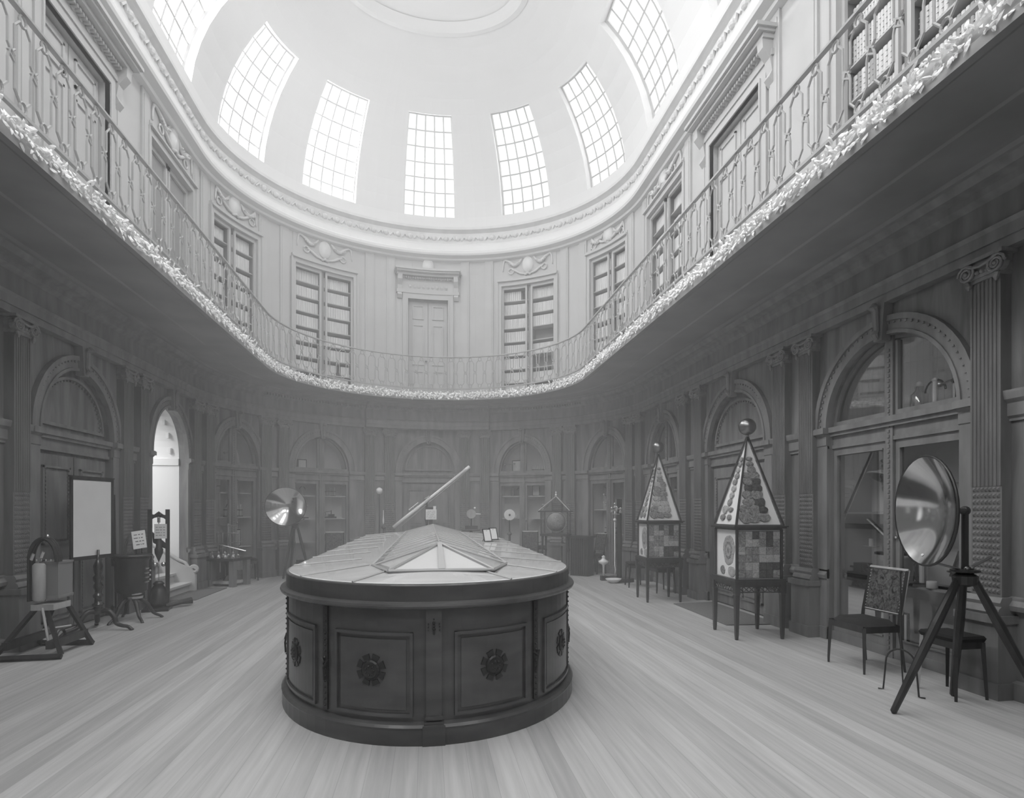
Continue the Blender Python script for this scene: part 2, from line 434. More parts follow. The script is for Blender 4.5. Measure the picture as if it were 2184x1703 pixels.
# ------------------------------------------------------------------ bays
def arch_trim(s, rx):
    T = warp(s); b = MB(T)
    b.arch(0, ZI, rx-AW, RZ-AW, rx, RZ, 0, .035, n=28)
    b.arch(0, ZI, rx-.045, RZ-.045, rx+.01, RZ+.01, 0, .06, n=28)
    b.arch(0, ZI, rx-AW-.005, RZ-AW-.005, rx-AW+.03, RZ-AW+.03, -.02, .05, n=28)
    for i in range(41):
        a = PI*(i+.5)/41; x = (rx-.065)*math.cos(a); z = ZI+(RZ-.065)*math.sin(a); b.box(x-.010, x+.010, .03, .048, z-.010, z+.010)
    for sg in (-1, 1):
        b.box(sg*(rx-AW/2)-AW/2, sg*(rx-AW/2)+AW/2, 0, .03, 0, ZI-.2)
        b.box(sg*(rx-AW/2)-AW/2-.01, sg*(rx-AW/2)+AW/2+.01, 0, .09, ZI-.06, ZI)
    k = RZ-AW-.06
    b.prism([(-.05, ZI+k), (.05, ZI+k), (.085, 3.56), (-.085, 3.56)], 0, .10)
    b.tube([(0, .10, ZI+k+.02), (0, .13, ZI+k+.06), (0, .11, ZI+k+.1), (0, .12, 3.50), (0, .15, 3.53), (0, .13, 3.56)], [.02, .035, .03, .03, .05, .03], 8)
    tn[0] += 1; struct(b.build('trim_%d' % tn[0], 'trim'))
def transom(b, rx, y=-.10, wy=.12):
    for y0, y1, z0, z1 in ((y, y+wy*.6, 2.2, 2.24), (y, y+wy*.5, 2.24, 2.34), (y, y+wy*.8, 2.34, 2.38), (y, y+wy, 2.38, 2.44)): b.box(-rx, rx, y0, y1, z0, z1)
    n = int(2*rx/.03)
    for i in range(n): x = -rx+(i+.5)*2*rx/n; b.box(x-.009, x+.009, y, y+wy*.72, 2.345, 2.37)
def panel(b, x0, x1, z0, z1, y, fr=.05, raise_=.02):
    """raised bead frame with a field"""
    b.box(x0, x1, y, y+raise_, z1-fr*.4, z1).box(x0, x1, y, y+raise_, z0, z0+fr*.4)
    b.box(x0, x0+fr*.4, y, y+raise_, z0, z1).box(x1-fr*.4, x1, y, y+raise_, z0, z1)
    b.box(x0+fr, x1-fr, y, y+raise_*.6, z0+fr, z1-fr)
    n = max(3, int((z1-z0)/.045))
    for i in range(n):
        z = z0+(z1-z0)*(i+.5)/n
        for x in (x0+fr*.65, x1-fr*.65): b.box(x-.008, x+.008, y, y+raise_*1.1, z-.012, z+.012)
def solid_arch(b, rx, rz, y0, y1, zc=ZI, n=20, cx=0):
    pts = [(cx+rx*math.cos(PI*i/n), zc+rz*math.sin(PI*i/n)) for i in range(n+1)]
    for i in range(n):
        (xa, za), (xb, zb) = pts[i], pts[i+1]
        b.prism([(xb, zc-.001), (xa, zc-.001), (xa, max(za, zc)), (xb, max(zb, zc))], y0, y1)
def quarter(b, rx, rz, y0, y1, xs, zc, n=10):
    """half-arch pane from |x|=xs to rx on side sign"""
    sg = 1 if xs > 0 else -1
    for i in range(n):
        x0 = abs(xs)+(rx-abs(xs))*i/n; x1 = abs(xs)+(rx-abs(xs))*(i+1)/n
        h0 = rz*math.sqrt(max(0, 1-(x0/rx)**2)); h1 = rz*math.sqrt(max(0, 1-(x1/rx)**2))
        if h1 < .002: h1 = .002
        b.prism([(sg*x0, zc), (sg*x1, zc), (sg*x1, zc+h1), (sg*x0, zc+h0)] if sg > 0 else [(sg*x1, zc), (sg*x0, zc), (sg*x0, zc+h0), (sg*x1, zc+h1)], y0, y1)

def door_bay(s, rx, n):
    r = rx-AW; T = warp(s)
    d = MB(T); d.box(-r, r, -.12, -.08, 0, 2.2); solid_arch(d, r, RZ-AW, -.12, -.08)
    o = struct(d.build('door_%d' % n, 'panel'))
    b = MB(T); transom(b, r, -.1, .13)
    b.arch(0, ZI+.10, r-.12, RZ-AW-.22, r-.085, RZ-AW-.185, -.09, -.045, n=24)
    b.box(-r+.085, r-.085, -.09, -.045, ZI+.08, ZI+.12)
    for i in range(30):
        a = PI*(i+.5)/30; x = (r-.14)*math.cos(a); z = ZI+.10+(RZ-AW-.24)*math.sin(a); b.box(x-.01, x+.01, -.09, -.055, z-.01, z+.01)
    b.build('door_moulding', 'trim', o)
    for sg in (-1, 1):
        l = MB(T); x0, x1 = (.012, r-.05) if sg > 0 else (-r+.05, -.012)
        l.box(x0, x1, -.09, -.05, .02, 2.16); l.build('door_leaf', 'panel', o)
        l = MB(T); panel(l, x0+.09, x1-.09, 1.08, 2.02, -.05, .06, .025); panel(l, x0+.09, x1-.09, .16, .9, -.05, .06, .025)
        l.build('door_panel', 'trim', o)
    l = MB(T); l.ball((.05, -.02, 1.02), .03, 8); l.box(.03, .07, -.05, -.03, .92, 1.12); l.build('door_handle', 'dbrass', o)
dn = 0
for k, s, rx in BAY:
    arch_trim(s, rx)
    if k == 'door': dn += 1; door_bay(s, rx, dn)

# --- glazed arched cabinets
CAB = {-2.75: 'arched glazed oak cabinet left of the far central door', -4.9: 'arched glazed oak cabinet on the left wall just beyond the stair doorway',
       -12.4: 'arched glazed oak cabinet on the left wall outside the picture edge', 2.42: 'arched glazed oak cabinet right of the far central door, behind the white dial',
       4.85: 'arched glazed oak cabinet behind the tall barometer, holding a branching brass instrument', 7.1: 'arched glazed oak cabinet behind the smaller mineral pyramid',
       12.45: 'large arched glazed oak cabinet at the right, behind the concave mirror and the near chair'}
SHELVES = {}
def cabinet(s, rx, label, shelves, white):
    r = rx-AW; T = warp(s); t = wall_thing('display_cabinet', label, 'cabinet', s)
    b = MB(T); yb = -.55   # carcass: back, sides, top arch shell, bottom, transom shelf
    b.box(-r, r, yb-.02, yb, 0, ZI+RZ-AW); b.box(-r-.02, -r, yb, -.12, 0, ZI).box(r, r+.02, yb, -.12, 0, ZI); b.box(-r, r, yb, -.12, 0, .06)
    b.arch(0, ZI, r, RZ-AW, r+.02, RZ-AW+.02, yb, -.12, n=24)
    b.box(-r, r, yb, -.12, 2.36, 2.40)
    b.build('carcass', 'interior', t)
    f = MB(T); transom(f, r, -.12, .14)
    f.box(-.045, .045, -.12, -.03, 0, ZI+RZ-AW-.005)
    for i in range(60): z = .1+i*(ZI+RZ-AW-.2)/60; f.box(-.012, .012, -.03, -.018, z-.015, z+.015)
    f.arch(0, ZI, r-.04, RZ-AW-.04, r, RZ-AW, -.12, -.06, n=24)
    f.box(-r, r, -.12, -.04, 0, .10)
    f.build('frame', 'trim', t)
    for sg in (-1, 1):
        x0, x1 = (.05, r) if sg > 0 else (-r, -.05)
        d = MB(T)
        d.box(x0, x1, -.11, -.06, .10, .19).box(x0, x1, -.11, -.06, 2.13, 2.2)
        d.box(x0, x0+.05, -.11, -.06, .19, 2.13).box(x1-.05, x1, -.11, -.06, .19, 2.13)
        d.box(x0+.05, x1-.05, -.06, -.045, .19, .205).box(x0+.05, x1-.05, -.06, -.045, 2.115, 2.13)
        dd = d.build('door', 'trim', t)
        g = MB(T); g.box(x0+.05, x1-.05, -.09, -.085, .19, 2.13); g.build('pane', 'glass', dd)
        u = MB(T); u.box(x0, x1, -.11, -.055, ZI, ZI+.07); u.box(sg*.05-.0 if sg > 0 else -.08, .08 if sg > 0 else -.05, -.11, -.055, ZI+.07, ZI+RZ-AW-.06)
        u.build('fanlight_frame', 'trim', t)
        g = MB(T); quarter(g, r-.03, RZ-AW-.03, -.09, -.085, sg*.05, ZI+.05); g.build('fanlight_pane', 'glass', t)
        for z in shelves:
            h = MB(T); h.box(x0+.03, x1-.03, yb, -.16, z-.02, z); h.build('shelf', 'shelf' if white else 'pale', t)
    SHELVES[s] = (r, shelves)
    k = MB(T); k.ball((.08, -.04, 1.22), .018, 6); k.build('knob', 'brass', t)
    return t
cabinet(-2.75, .84, CAB[-2.75], [.72, 1.28, 1.83], True)
cabinet(-4.9, .74, CAB[-4.9], [.70, 1.34, 1.86], True)
cabinet(-12.4, .97, CAB[-12.4], [.73, 1.47], False)
cabinet(2.42, .80, CAB[2.42], [.45, 1.27, 1.85], True)
cabinet(4.85, .74, CAB[4.85], [.92, 1.5], True)
cabinet(7.1, .80, CAB[7.1], [.85, 1.45, 1.9], True)
cabinet(12.45, .98, CAB[12.45], [.74, 1.47], False)

# ------------------------------------------------------------------ stair doorway (left)
s = -7.05; r = .84-AW
o0 = P(s, 0, 0); FS = frame(s)           # local y into the room, -y outward
T = FS
b = MB(T)   # stairwell shell
b.box(-r-1.2, -r-.02, -.3, -.12, 0, 4.1).box(r+.02, r+1.2, -.3, -.12, 0, 4.1)
struct(b.build('wall_stairwell', 'stair_wall'))
b = MB(T); b.add([(-r-1.2, -3.2, -.5), (r+1.2, -3.2, -.5), (r+1.2, -3.2, 5), (-r-1.2, -3.2, 5)], [(0, 1, 2, 3)])
b.add([(r+.35, -.3, 0), (r+.35, -3.2, 0), (r+.35, -3.2, 5), (r+.35, -.3, 5)], [(0, 1, 2, 3)])
b.add([(-r-1.2, -.3, 0), (-r-1.2, -3.2, 0), (-r-1.2, -3.2, 5), (-r-1.2, -.3, 5)], [(0, 1, 2, 3)])
b.add([(-r-1.2, -.3, 4.1), (-r-1.2, -3.2, 4.1), (r+1.2, -3.2, 4.1), (r+1.2, -.3, 4.1)], [(0, 1, 2, 3)])
struct(b.build('wall_stairwell_back', 'stair_wall'))
b = MB(T)   # coffered inner arch ring
b.arch(0, ZI, r, RZ-AW, r+.05, RZ-AW+.05, -.75, -.12, n=24)
for i in range(9):
    a = PI*(i+.5)/9; cxx, czz = (r-.005)*math.cos(a), ZI+(RZ-AW-.005)*math.sin(a)
    b.box(cxx-.05, cxx+.05, -.62, -.58, czz-.05, czz+.05).box(cxx-.05, cxx+.05, -.28, -.24, czz-.05, czz+.05)
b.box(r, r+.05, -.75, -.12, 0, ZI).box(-r-.05, -r, -.75, -.12, 0, ZI)
b.box(r-.03, r+.04, -.78, -.12, ZI-.12, ZI).box(-r-.04, -r+.03, -.78, -.12, ZI-.12, ZI)
struct(b.build('trim_stair_arch', 'stair_wall'))
st = thing('staircase', 'short flight of pale stairs rising through the arched doorway at left', 'stairs', FS.to_translation())
for i in range(7):
    b = MB(T); y1 = .12-.27*i
    b.box(-r+.02, r-.12, y1-.30, y1+.02, .17*i+.13, .17*i+.17).box(-r+.02, r-.12, y1-.27, y1-.02, (0 if i < 2 else .17*i-.2), .17*i+.13)
    b.build('step', 'stone', st)
b = MB(T)
b.prism([(.20, 0), (.20, .30), (.12, .44), (-.05, .50), (-1.75, 1.62), (-1.75, 0)], r-.12, r-.04, 'x'); b.build('stringer', 'stone', st)
b = MB(T)
pts = [(r-.08, .17-.07*math.cos(a)*(1-a/16), .40+.07*math.sin(a)*(1-a/16)) for a in [i*.5 for i in range(20)]]
b.tube([(r-.08, -1.75, 1.68), (r-.08, -.1, .58), (r-.08, .02, .52)]+pts, .028, 8); b.build('handrail', 'stone', st)
area('stairwell_daylight', FS @ Vector((-1.2, -1.5, 3.6)), FS @ Vector((.6, -.6, 1.2)), 1.0, 1.6, STAIR_POWER)

# ------------------------------------------------------------------ gallery railing
def rail_pts(s0, s1, d=1.44, e=.29):
    n = 4000; pts = []; L = 0; prev = None; out = []
    for i in range(n+1):
        s = s0+(s1-s0)*i/n; p = P(s, d, 0, e)
        if prev is not None: L += (p-prev).length
        out.append((L, s)); prev = p
    return out, L
RZ0, RZ1 = 4.42, 5.18
rt, RL = rail_pts(-STOT, STOT)
railing = thing('gallery_railing', 'wrought iron railing of linked vertical bars and rings around the gallery', 'railing', P(0, 1.44, 4.34, .29))
sweep('top_rail', [(1.42, RZ1-.012, .29), (1.42, RZ1+.008, .29), (1.43, RZ1+.014, .29), (1.455, RZ1+.014, .29), (1.465, RZ1+.008, .29), (1.465, RZ1-.012, .29)], 'iron', step=.12, parent=railing, closed=True)
sweep('bottom_rail', [(1.425, RZ0-.015, .29), (1.425, RZ0+.012, .29), (1.46, RZ0+.012, .29), (1.46, RZ0-.015, .29)], 'iron', step=.12, parent=railing, closed=True)
p_ = .2335
def unit(b):
    z0, z1 = RZ0, RZ1; h = z1-z0; zm = z0+h/2; tr = .010
    for zc in (z1-.065, z0+.055):       # rings at the unit start
        pts = [(.036*math.cos(a), 0, zc+.042*math.sin(a)) for a in [2*PI*i/12 for i in range(13)]]
        b.tube(pts, tr, 5)
    for sg in (-1, 1):
        x = p_/2+sg*.036; xo = p_/2-sg*.036; xr = p_/2+sg*(p_/2-.03)
        b.tube([(xr, 0, z1-.085), (x, 0, z1-.15), (x, 0, zm+.05), (xo if False else p_/2+sg*.012, 0, zm+.02), (p_/2+sg*.03, 0, zm-.03), (x, 0, zm-.06), (x, 0, z0+.14), (xr, 0, z0+.075)], tr, 5)
    b.tube([(p_/2-.036, 0, zm+.05), (p_/2+.036, 0, zm+.0)], tr, 5)
    b.tube([(p_/2-.036, 0, zm+.0), (p_/2+.036, 0, zm-.05)], tr, 5)
N = int(RL/p_); sp = RL/N; j = 0; spots = []
for i in range(N):
    L = i*sp
    while rt[j+1][0] < L: j += 1
    f = (L-rt[j][0])/(rt[j+1][0]-rt[j][0]); spots.append(rt[j][1]+f*(rt[j+1][1]-rt[j][1]))
u0 = None; rest = MB(); vis = []
for s in spots:
    p = P(s, 1.44, 0, .29)
    rel = Vector((p.x-CAM.x, p.y)); dep = rel.y*math.cos(TH)+rel.x*math.sin(TH)
    if dep > .5:
        px = CX_+FPX*(rel.x*math.cos(TH)-rel.y*math.sin(TH))/dep; py = HY-FPX*(4.8-1.5)/dep
        if -20 < px < 2210 and -60 < py: vis.append((dep, s))
vis.sort(); keep = set(s for _, s in vis[:98])
for s in spots:
    F = frame(s, 1.44, 0, .29)
    if s in keep:
        if u0 is None:
            ub = MB(); unit(ub); u0 = ub.build('baluster', 'iron', railing); o = u0
        else: o = u0.copy(); col.objects.link(o)
        o.parent = railing; Fi = mw(railing).inverted() @ F; o.matrix_local = Fi
    else: rest.T = F; unit(rest)
if rest.v:
    rest.T = Matrix.Identity(4); o = rest.build('balusters', 'iron', railing); o['kind'] = 'stuff'
# brackets between bottom rail and slab edge
b = MB(); b2 = None
for i in range(0, N, 4):
    F = frame(spots[i], 1.44, 0, .29); b.T = F
    b.tube([(0, 0, RZ0), (.01, .02, 4.38), (0, .01, 4.33)], .012, 5)
b.T = Matrix.Identity(4); b.build('brackets', 'iron', railing)['kind'] = 'stuff'
# carved leaf border
b = MB(); i = 0; L = 0
rng = random.Random(3)
for s_i in [(-STOT+ k*.052) for k in range(int(2*STOT/.052))]:
    F = frame(s_i, 1.47, 0, .29); b.T = F
    for r_ in range(6):
        x = rng.uniform(-.03, .03); z = 4.205+.11*(r_/5)+rng.uniform(-.012, .012); a = rng.uniform(-1.2, 1.2); l = rng.uniform(.035, .085); wd = rng.uniform(.010, .022); y = rng.uniform(-.01, .045)
        ca, sa = math.cos(a), math.sin(a); up = 1 if rng.random() < .25 else -1
        def lp(f, g, h): return (x+sa*l*f+ca*wd*g, y+h, z+up*(ca*l*f-sa*wd*g))
        c_ = rng.uniform(.005, .03)
        b.add([lp(0, 0, -.01), lp(.3, 1, 0), lp(.65, .9, c_*.6), lp(1, 0, c_), lp(.65, -.9, c_*.6), lp(.3, -1, 0), lp(.35, 0, .012), lp(.7, 0, c_+.008)],
              [(0, 1, 6), (1, 2, 7, 6), (2, 3, 7), (3, 4, 7), (4, 5, 6, 7), (5, 0, 6), (0, 5, 4, 3, 2, 1)])
tag(b.build('leaf_border', 'fringe'), 'ragged carved leaf garland running along the edge of the gallery below the railing', 'garland', kind='stuff')

# ------------------------------------------------------------------ upper wall with bookcases and doors
DU = .10; ZU0, ZU1 = 4.33, 8.02
UP = [('door', -.08, .53, 6.92), ('book', -2.74, .73, 7.24), ('book', -5.06, .62, 7.36), ('shut', -7.2, .78, 7.36), ('door', -9.85, .66, 7.27), ('book', -12.7, .76, 7.45),
      ('book', 2.62, .73, 7.26), ('book', 5.0, .60, 7.45), ('book', 7.34, .80, 7.50), ('door', 9.85, .67, 7.27), ('book', 12.72, .80, 7.5)]
def uops(a, b): return [(s, hw, 4.42, z1, 0) for k, s, hw, z1 in UP if a < s < b]
wall_open('wall_upper_left', 'plaster', -STOT, -3.85, DU, ZU0, ZU1, uops(-STOT, -3.85), .10)
wall_open('wall_upper_far', 'plaster', -3.85, 3.8, DU, ZU0, ZU1, uops(-3.85, 3.8), .10)
wall_open('wall_upper_right', 'plaster', 3.8, STOT, DU, ZU0, ZU1, uops(3.8, STOT), .10)
struct(sweep('wall_upper_outer', [(-.42, ZU0), (-.42, 8.4)], 'plaster'))
def trim_mesh(b, m): tn[0] += 1; return struct(b.build('trim_%d' % tn[0], m))
RELIEF = {-2.74: 'above the far left bookcase', -5.06: 'above the second bookcase from the far door, left side', -7.2: 'above the closed grey bookcase at upper left',
          2.62: 'above the far right bookcase', 5.0: 'above the second bookcase from the far door, right side', 7.34: 'above the third bookcase on the right', 12.72: 'above the bookcase at the top right corner', -12.7: 'above the bookcase beyond the left edge', -.08: 'above the far upper door'}
def relief(s, hw, z0, z1, small=False):
    T = warp(s, DU); t = thing('relief_panel', 'plaster relief with oval medallion ' + RELIEF[s], 'relief', P(s, DU, z0))
    b = MB(T)
    b.box(-hw-.06, hw+.06, -.01, .012, z0, z1)
    b.build('field', 'plaster2', t)
    zc = (z0+z1)/2+.02; b = MB(T)
    vs = [(.15*k*math.cos(a), y, zc+.21*k*math.sin(a)) for k, y in ((1, .012), (.95, .06), (.0, .075)) for a in [2*PI*i/20 for i in range(20)]]
    b.add(vs, [(j*20+i, j*20+(i+1) % 20, (j+1)*20+(i+1) % 20, (j+1)*20+i) for j in range(2) for i in range(20)])
    b.build('medallion', 'dome', t, True)
    if not small:
        b = MB(T)
        for sg in (-1, 1):
            b.tube(*cr([(sg*.16, .03, z1-.06), (sg*.26, .04, z1-.18), (sg*.38, .05, z1-.22), (sg*.50, .04, z1-.12), (sg*(hw-.08), .03, z1-.08), (sg*(hw-.04), .03, z1-.35)], [.02, .035, .045, .035, .025, .012]), 7)
            for q_ in range(7): b.ball((sg*(.24+.045*q_), .075, z1-.17-.05*math.sin(q_*.5)), .022, 5)
            b.tube(*cr([(sg*.05, .03, z0+.05), (sg*.2, .04, z0+.08), (sg*.34, .04, z0+.16), (sg*.44, .04, z0+.2)], [.015, .03, .03, .01]), 7)
            pts = [(sg*(.46+.07*math.cos(a)), .035, zc-.12+.07*math.sin(a)) for a in [2*PI*i/14 for i in range(15)]]
            b.tube(pts, .016, 6)
        b.tube([(-.08, .04, z0+.02), (0, .06, z0+.06), (.08, .04, z0+.02)], .03, 6)
        b.build('garland', 'plaster3', t, True)
def upper_frame(b, hw, z1, wd=.10):
    b.box(-hw-wd, -hw, 0, .04, 4.34, z1+wd).box(hw, hw+wd, 0, .04, 4.34, z1+wd).box(-hw, hw, 0, .04, z1, z1+wd)
    b.box(-hw-wd-.02, -hw-wd+.02, 0, .06, 4.34, z1+wd).box(hw+wd-.02, hw+wd+.02, 0, .06, 4.34, z1+wd)
    b.box(-hw-wd, hw+wd, 0, .09, z1+wd, z1+wd+.035).box(-hw-wd, hw+wd, 0, .06, z1+wd+.035, z1+wd+.08)
BOOKLABEL = {-2.74: 'far left', -5.06: 'second left', 2.62: 'far right', 5.0: 'second right', 7.34: 'third right', 12.72: 'top right corner', -12.7: 'left edge'}
book0 = None; nbook = 0
def put_book(F, w, h, d, grp, lab, mt):
    global book0, nbook
    if book0 is None: book0 = {}
    key = (round(w, 3), round(h, 2), mt)
    if key not in book0:
        b = MB(); n = 5; poly = [(-w/2, -d), (w/2, -d), (w/2, 0)]+[(w/2*math.cos(a), .012*math.sin(a)) for a in [PI*i/n for i in range(1, n)]]+[(-w/2, 0)]
        b.prism(poly, 0, h, 'z')
        for z in (.2, .4, .6, .8): b.box(-w/2-.001, w/2+.001, -.01, .012, h*z-.004, h*z+.004)
        o = b.build('book', mt); book0[key] = o
    else: o = book0[key].copy(); col.objects.link(o)
    o.matrix_world = F; nbook += 1
    tag(o, lab, 'book', grp)
ORD = ['lowest shelf', 'second shelf up', 'third shelf up', 'fourth shelf up', 'fifth shelf up', 'sixth shelf up', 'seventh shelf up', 'top shelf']
def bookcase(s, hw, z1, individual, open_=False):
    T = warp(s, DU); nm = BOOKLABEL[s]
    t = thing('bookcase', 'tall built-in bookcase with two glazed columns of shelves on the gallery, %s one' % nm, 'bookcase', P(s, 0, 4.42))
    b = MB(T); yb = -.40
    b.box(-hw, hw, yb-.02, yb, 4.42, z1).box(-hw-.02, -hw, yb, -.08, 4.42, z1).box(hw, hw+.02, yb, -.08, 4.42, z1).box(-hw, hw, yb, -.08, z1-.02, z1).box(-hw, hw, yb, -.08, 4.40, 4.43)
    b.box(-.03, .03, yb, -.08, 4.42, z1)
    b.build('carcass', 'greypaint', t)
    ns = 8; zs = [4.43+(z1-4.43)*i/ns for i in range(ns)]
    for sg in (-1, 1):
        x0, x1 = (.05, hw) if sg > 0 else (-hw, -.05)
        d = MB(T); d.box(x0, x1, -.07, -.03, 4.42, 4.49).box(x0, x1, -.07, -.03, z1-.07, z1).box(x0, x0+.045, -.07, -.03, 4.42, z1).box(x1-.045, x1, -.07, -.03, 4.42, z1)
        dd = d.build('door', 'plaster2', t)
    rg = random.Random(int(abs(s)*100)); many = MB()
    for i, z in enumerate(zs):
        b = MB(T)
        if i: b.box(-hw, hw, yb, -.10, z-.015, z+.005); b.build('shelf', 'plaster2', t)
        hgt = (z1-4.43)/ns
        for sg in (-1, 1):
            if s == 2.62 and sg > 0 and i in (2, 4): continue
            x = .06 if sg > 0 else -hw+.02; xe = hw-.02 if sg > 0 else -.06
            gap = rg.random() < .12
            hh = round(hgt*rg.choice((.70, .76, .80)), 2)
            w_ = rg.choice((.042, .05, .058))
            while x+w_ < xe:
                if gap and rg.random() < .06: x += w_*3; continue
                mt = 'book' if rg.random() < .85 else 'book2'
                F = frame(s+x+w_/2, DU-.16, z+.006)
                if individual and nbook < 298:
                    put_book(F, w_-.003, hh, .17, 'books in the %s gallery bookcase' % nm, '%s bound book in %s column of the %s gallery bookcase, %s' % ('pale' if mt == 'book' else 'darker', 'right' if sg > 0 else 'left', nm, ORD[i]), mt)
                else: many.T = F; many.box(-w_/2+.002, w_/2-.002, -.17, 0, 0, hh)
                x += w_
    if many.v:
        many.T = None; tag(many.build('books', 'book'), 'rows of pale bound books filling the %s gallery bookcase' % nm, 'books', kind='stuff')
    return t
def upper_door(s, hw, z1, n, hood):
    T = warp(s, DU); b = MB(T); b.box(-hw-.06, hw+.06, -.14, -.10, 4.34, z1+.05)
    o = struct(b.build('door_%d' % n, 'plaster2'))
    for sg in (-1, 1):
        x0, x1 = (.01, hw-.03) if sg > 0 else (-hw+.03, -.01)
        b = MB(T); b.box(x0, x1, -.10, -.07, 4.36, z1-.03); b.build('door_leaf', 'plaster2', o)
        b = MB(T)
        for za, zb in ((4.5, 5.1), (5.25, z1-.62), (z1-.48, z1-.12)):
            xa, xb = x0+.10, x1-.10
            b.box(xa, xb, -.07, -.045, za, za+.03).box(xa, xb, -.07, -.045, zb-.03, zb).box(xa, xa+.03, -.07, -.045, za, zb).box(xb-.03, xb, -.07, -.045, za, zb)
            b.box(xa+.03, xb-.03, -.07, -.066, za+.03, zb-.03)
        b.build('door_panel', 'plaster', o)
    b = MB(T); b.ball((-.05, -.03, 5.35), .03, 6); b.build('door_handle', 'dbrass', o)
    b = MB(T); wd = .14
    b.box(-hw-wd, -hw, 0, .06, 4.34, z1+wd).box(hw, hw+wd, 0, .06, 4.34, z1+wd).box(-hw, hw, 0, .06, z1, z1+wd)
    b.box(-hw-.03, -hw, 0, .08, 4.34, z1+.03).box(hw, hw+.03, 0, .08, 4.34, z1+.03).box(-hw, hw, 0, .08, z1, z1+.03)
    H = hood
    b.box(-hw-.30, hw+.30, 0, .08, z1+wd, z1+wd+.08).box(-hw-.16, hw+.16, 0, .06, z1+wd, H-.1)
    b.box(-hw-.30, hw+.30, 0, .20, H-.10, H-.04).box(-hw-.33, hw+.33, 0, .28, H-.04, H).box(-hw-.36, hw+.36, 0, .32, H, H+.05)
    n_ = int((2*hw+.3)/.06)
    for i in range(n_): x = -hw-.15+(i+.5)*(2*hw+.3)/n_; b.box(x-.018, x+.018, .05, .14, H-.16, H-.12)
    for i in range(9): x = -hw+.05+(2*hw-.1)*i/8; b.lathe([(.04, 0), (.045, .015), (.01, .03)], (x, .055, z1+wd+.17), 8, Matrix.Rotation(-PI/2, 3, 'X'))
    for sg in (-1, 1):
        x = sg*(hw+.22)
        b.prism([(0, H-.10), (.20, H-.10), (.19, H-.22), (.09, H-.34), (.06, H-.5), (.10, H-.58), (.04, H-.66), (0, H-.66)], x-.06, x+.06, 'x')
    trim_mesh(b, 'plaster2')
udn = dn
for k, s, hw, z1 in UP:
    b = MB(warp(s, DU))
    if k != 'door': upper_frame(b, hw, z1); trim_mesh(b, 'plaster2')
    if k == 'door':
        udn += 1; upper_door(s, hw, z1, udn, 7.58 if abs(s) < 1 else 7.72)
        if abs(s) < 1: relief(s, .35, 7.60, 7.98, True)
    if k == 'book' or k == 'shut': relief(s, hw, z1+.2, 7.98)
    if k == 'shut':
        T = warp(s, DU); t = thing('closed_bookcase', 'closed built-in bookcase with plain grey doors on the gallery at upper left', 'bookcase', P(s, 0, 4.42))
        b = MB(T); b.box(-hw-.05, hw+.05, -.14, -.10, 4.40, z1+.05); b.build('panel', 'greypaint', t)
        for sg in (-1, 1):
            x0, x1 = (.02, hw) if sg > 0 else (-hw, -.02)
            d = MB(T); d.box(x0, x1, -.10, -.06, 4.42, 4.50).box(x0, x1, -.10, -.06, z1-.08, z1).box(x0, x0+.06, -.10, -.06, 4.42, z1).box(x1-.06, x1, -.10, -.06, 4.42, z1); d.build('door', 'plaster2', t)
for s, ind in ((12.72, 1), (-5.06, 1), (-2.74, 1), (2.62, 1), (7.34, 0), (5.0, 0), (-12.7, 0)):
    u = next(x for x in UP if x[1] == s); bookcase(s, u[2], u[3], ind)
# flat strips between the upper bays
for s in (-1.05, -1.6, -3.75, -4.3, -6.0, -6.3, -8.15, -8.9, -10.75, -11.6, .9, 1.55, 3.65, 4.2, 5.8, 6.4, 8.35, 8.9, 10.8, 11.5, 13.8):
    b = MB(warp(s, DU)); wd = .11
    b.box(-wd, wd, 0, .035, 4.34, 7.98); b.box(-wd+.04, wd-.04, .035, .045, 4.5, 7.85)
    trim_mesh(b, 'plaster')
# cornice, frieze and dome
trim([(DU, 7.93), (.20, 7.95), (.22, 7.99), (.34, 8.02), (.36, 8.06), (.36, 8.12), (.30, 8.16), (.26, 8.30), (.26, 8.34)], 'dome')
trim([(.26, 8.34), (.24, 8.36), (.24, 8.62), (.30, 8.66), (.34, 8.68), (.34, 8.74)], 'domeband')
b = MB(); s = -STOT
while s < STOT:
    b.T = frame(s, .24); b.ball((0, 0, 8.49), .07, 6); b.tube([(.1, .01, 8.44), (.16, .03, 8.52), (.22, .01, 8.46)], .025, 5); s += .32
trim_mesh(b, 'domeband')
HD, ZD, SP = 3.2, 8.72, 3.5
def dome_od(phi): o = .30+SP*(1-math.cos(phi)); return o, ZD+HD*math.sin(phi)
WIN = [0.0-.04, -2.72, -5.15, -7.65, -10.2, -12.75, -15.4, -18.2, -20.9, -23.3, 2.65, 5.2, 7.7, 10.2, 12.75, 15.4, 18.2, 20.9, 23.3]
HWIN = .70; PH0, PH1 = math.radians(5), math.radians(44)
us = set(); x = -STOT
while x <= STOT: us.add(round(x, 3)); x += .3
for c in WIN:
    for k in range(5): us.add(round(c-HWIN+2*HWIN*k/4, 3))
us = sorted(us); phis = [0, PH0]+[PH0+(PH1-PH0)*i/6 for i in range(1, 7)]+[PH1+(math.radians(88)-PH1)*i/8 for i in range(1, 9)]
def DP(s, phi, out=0): o, z = dome_od(phi); return P(s, o-out*math.cos(phi), z+out*math.sin(phi)*.6)
b = MB()
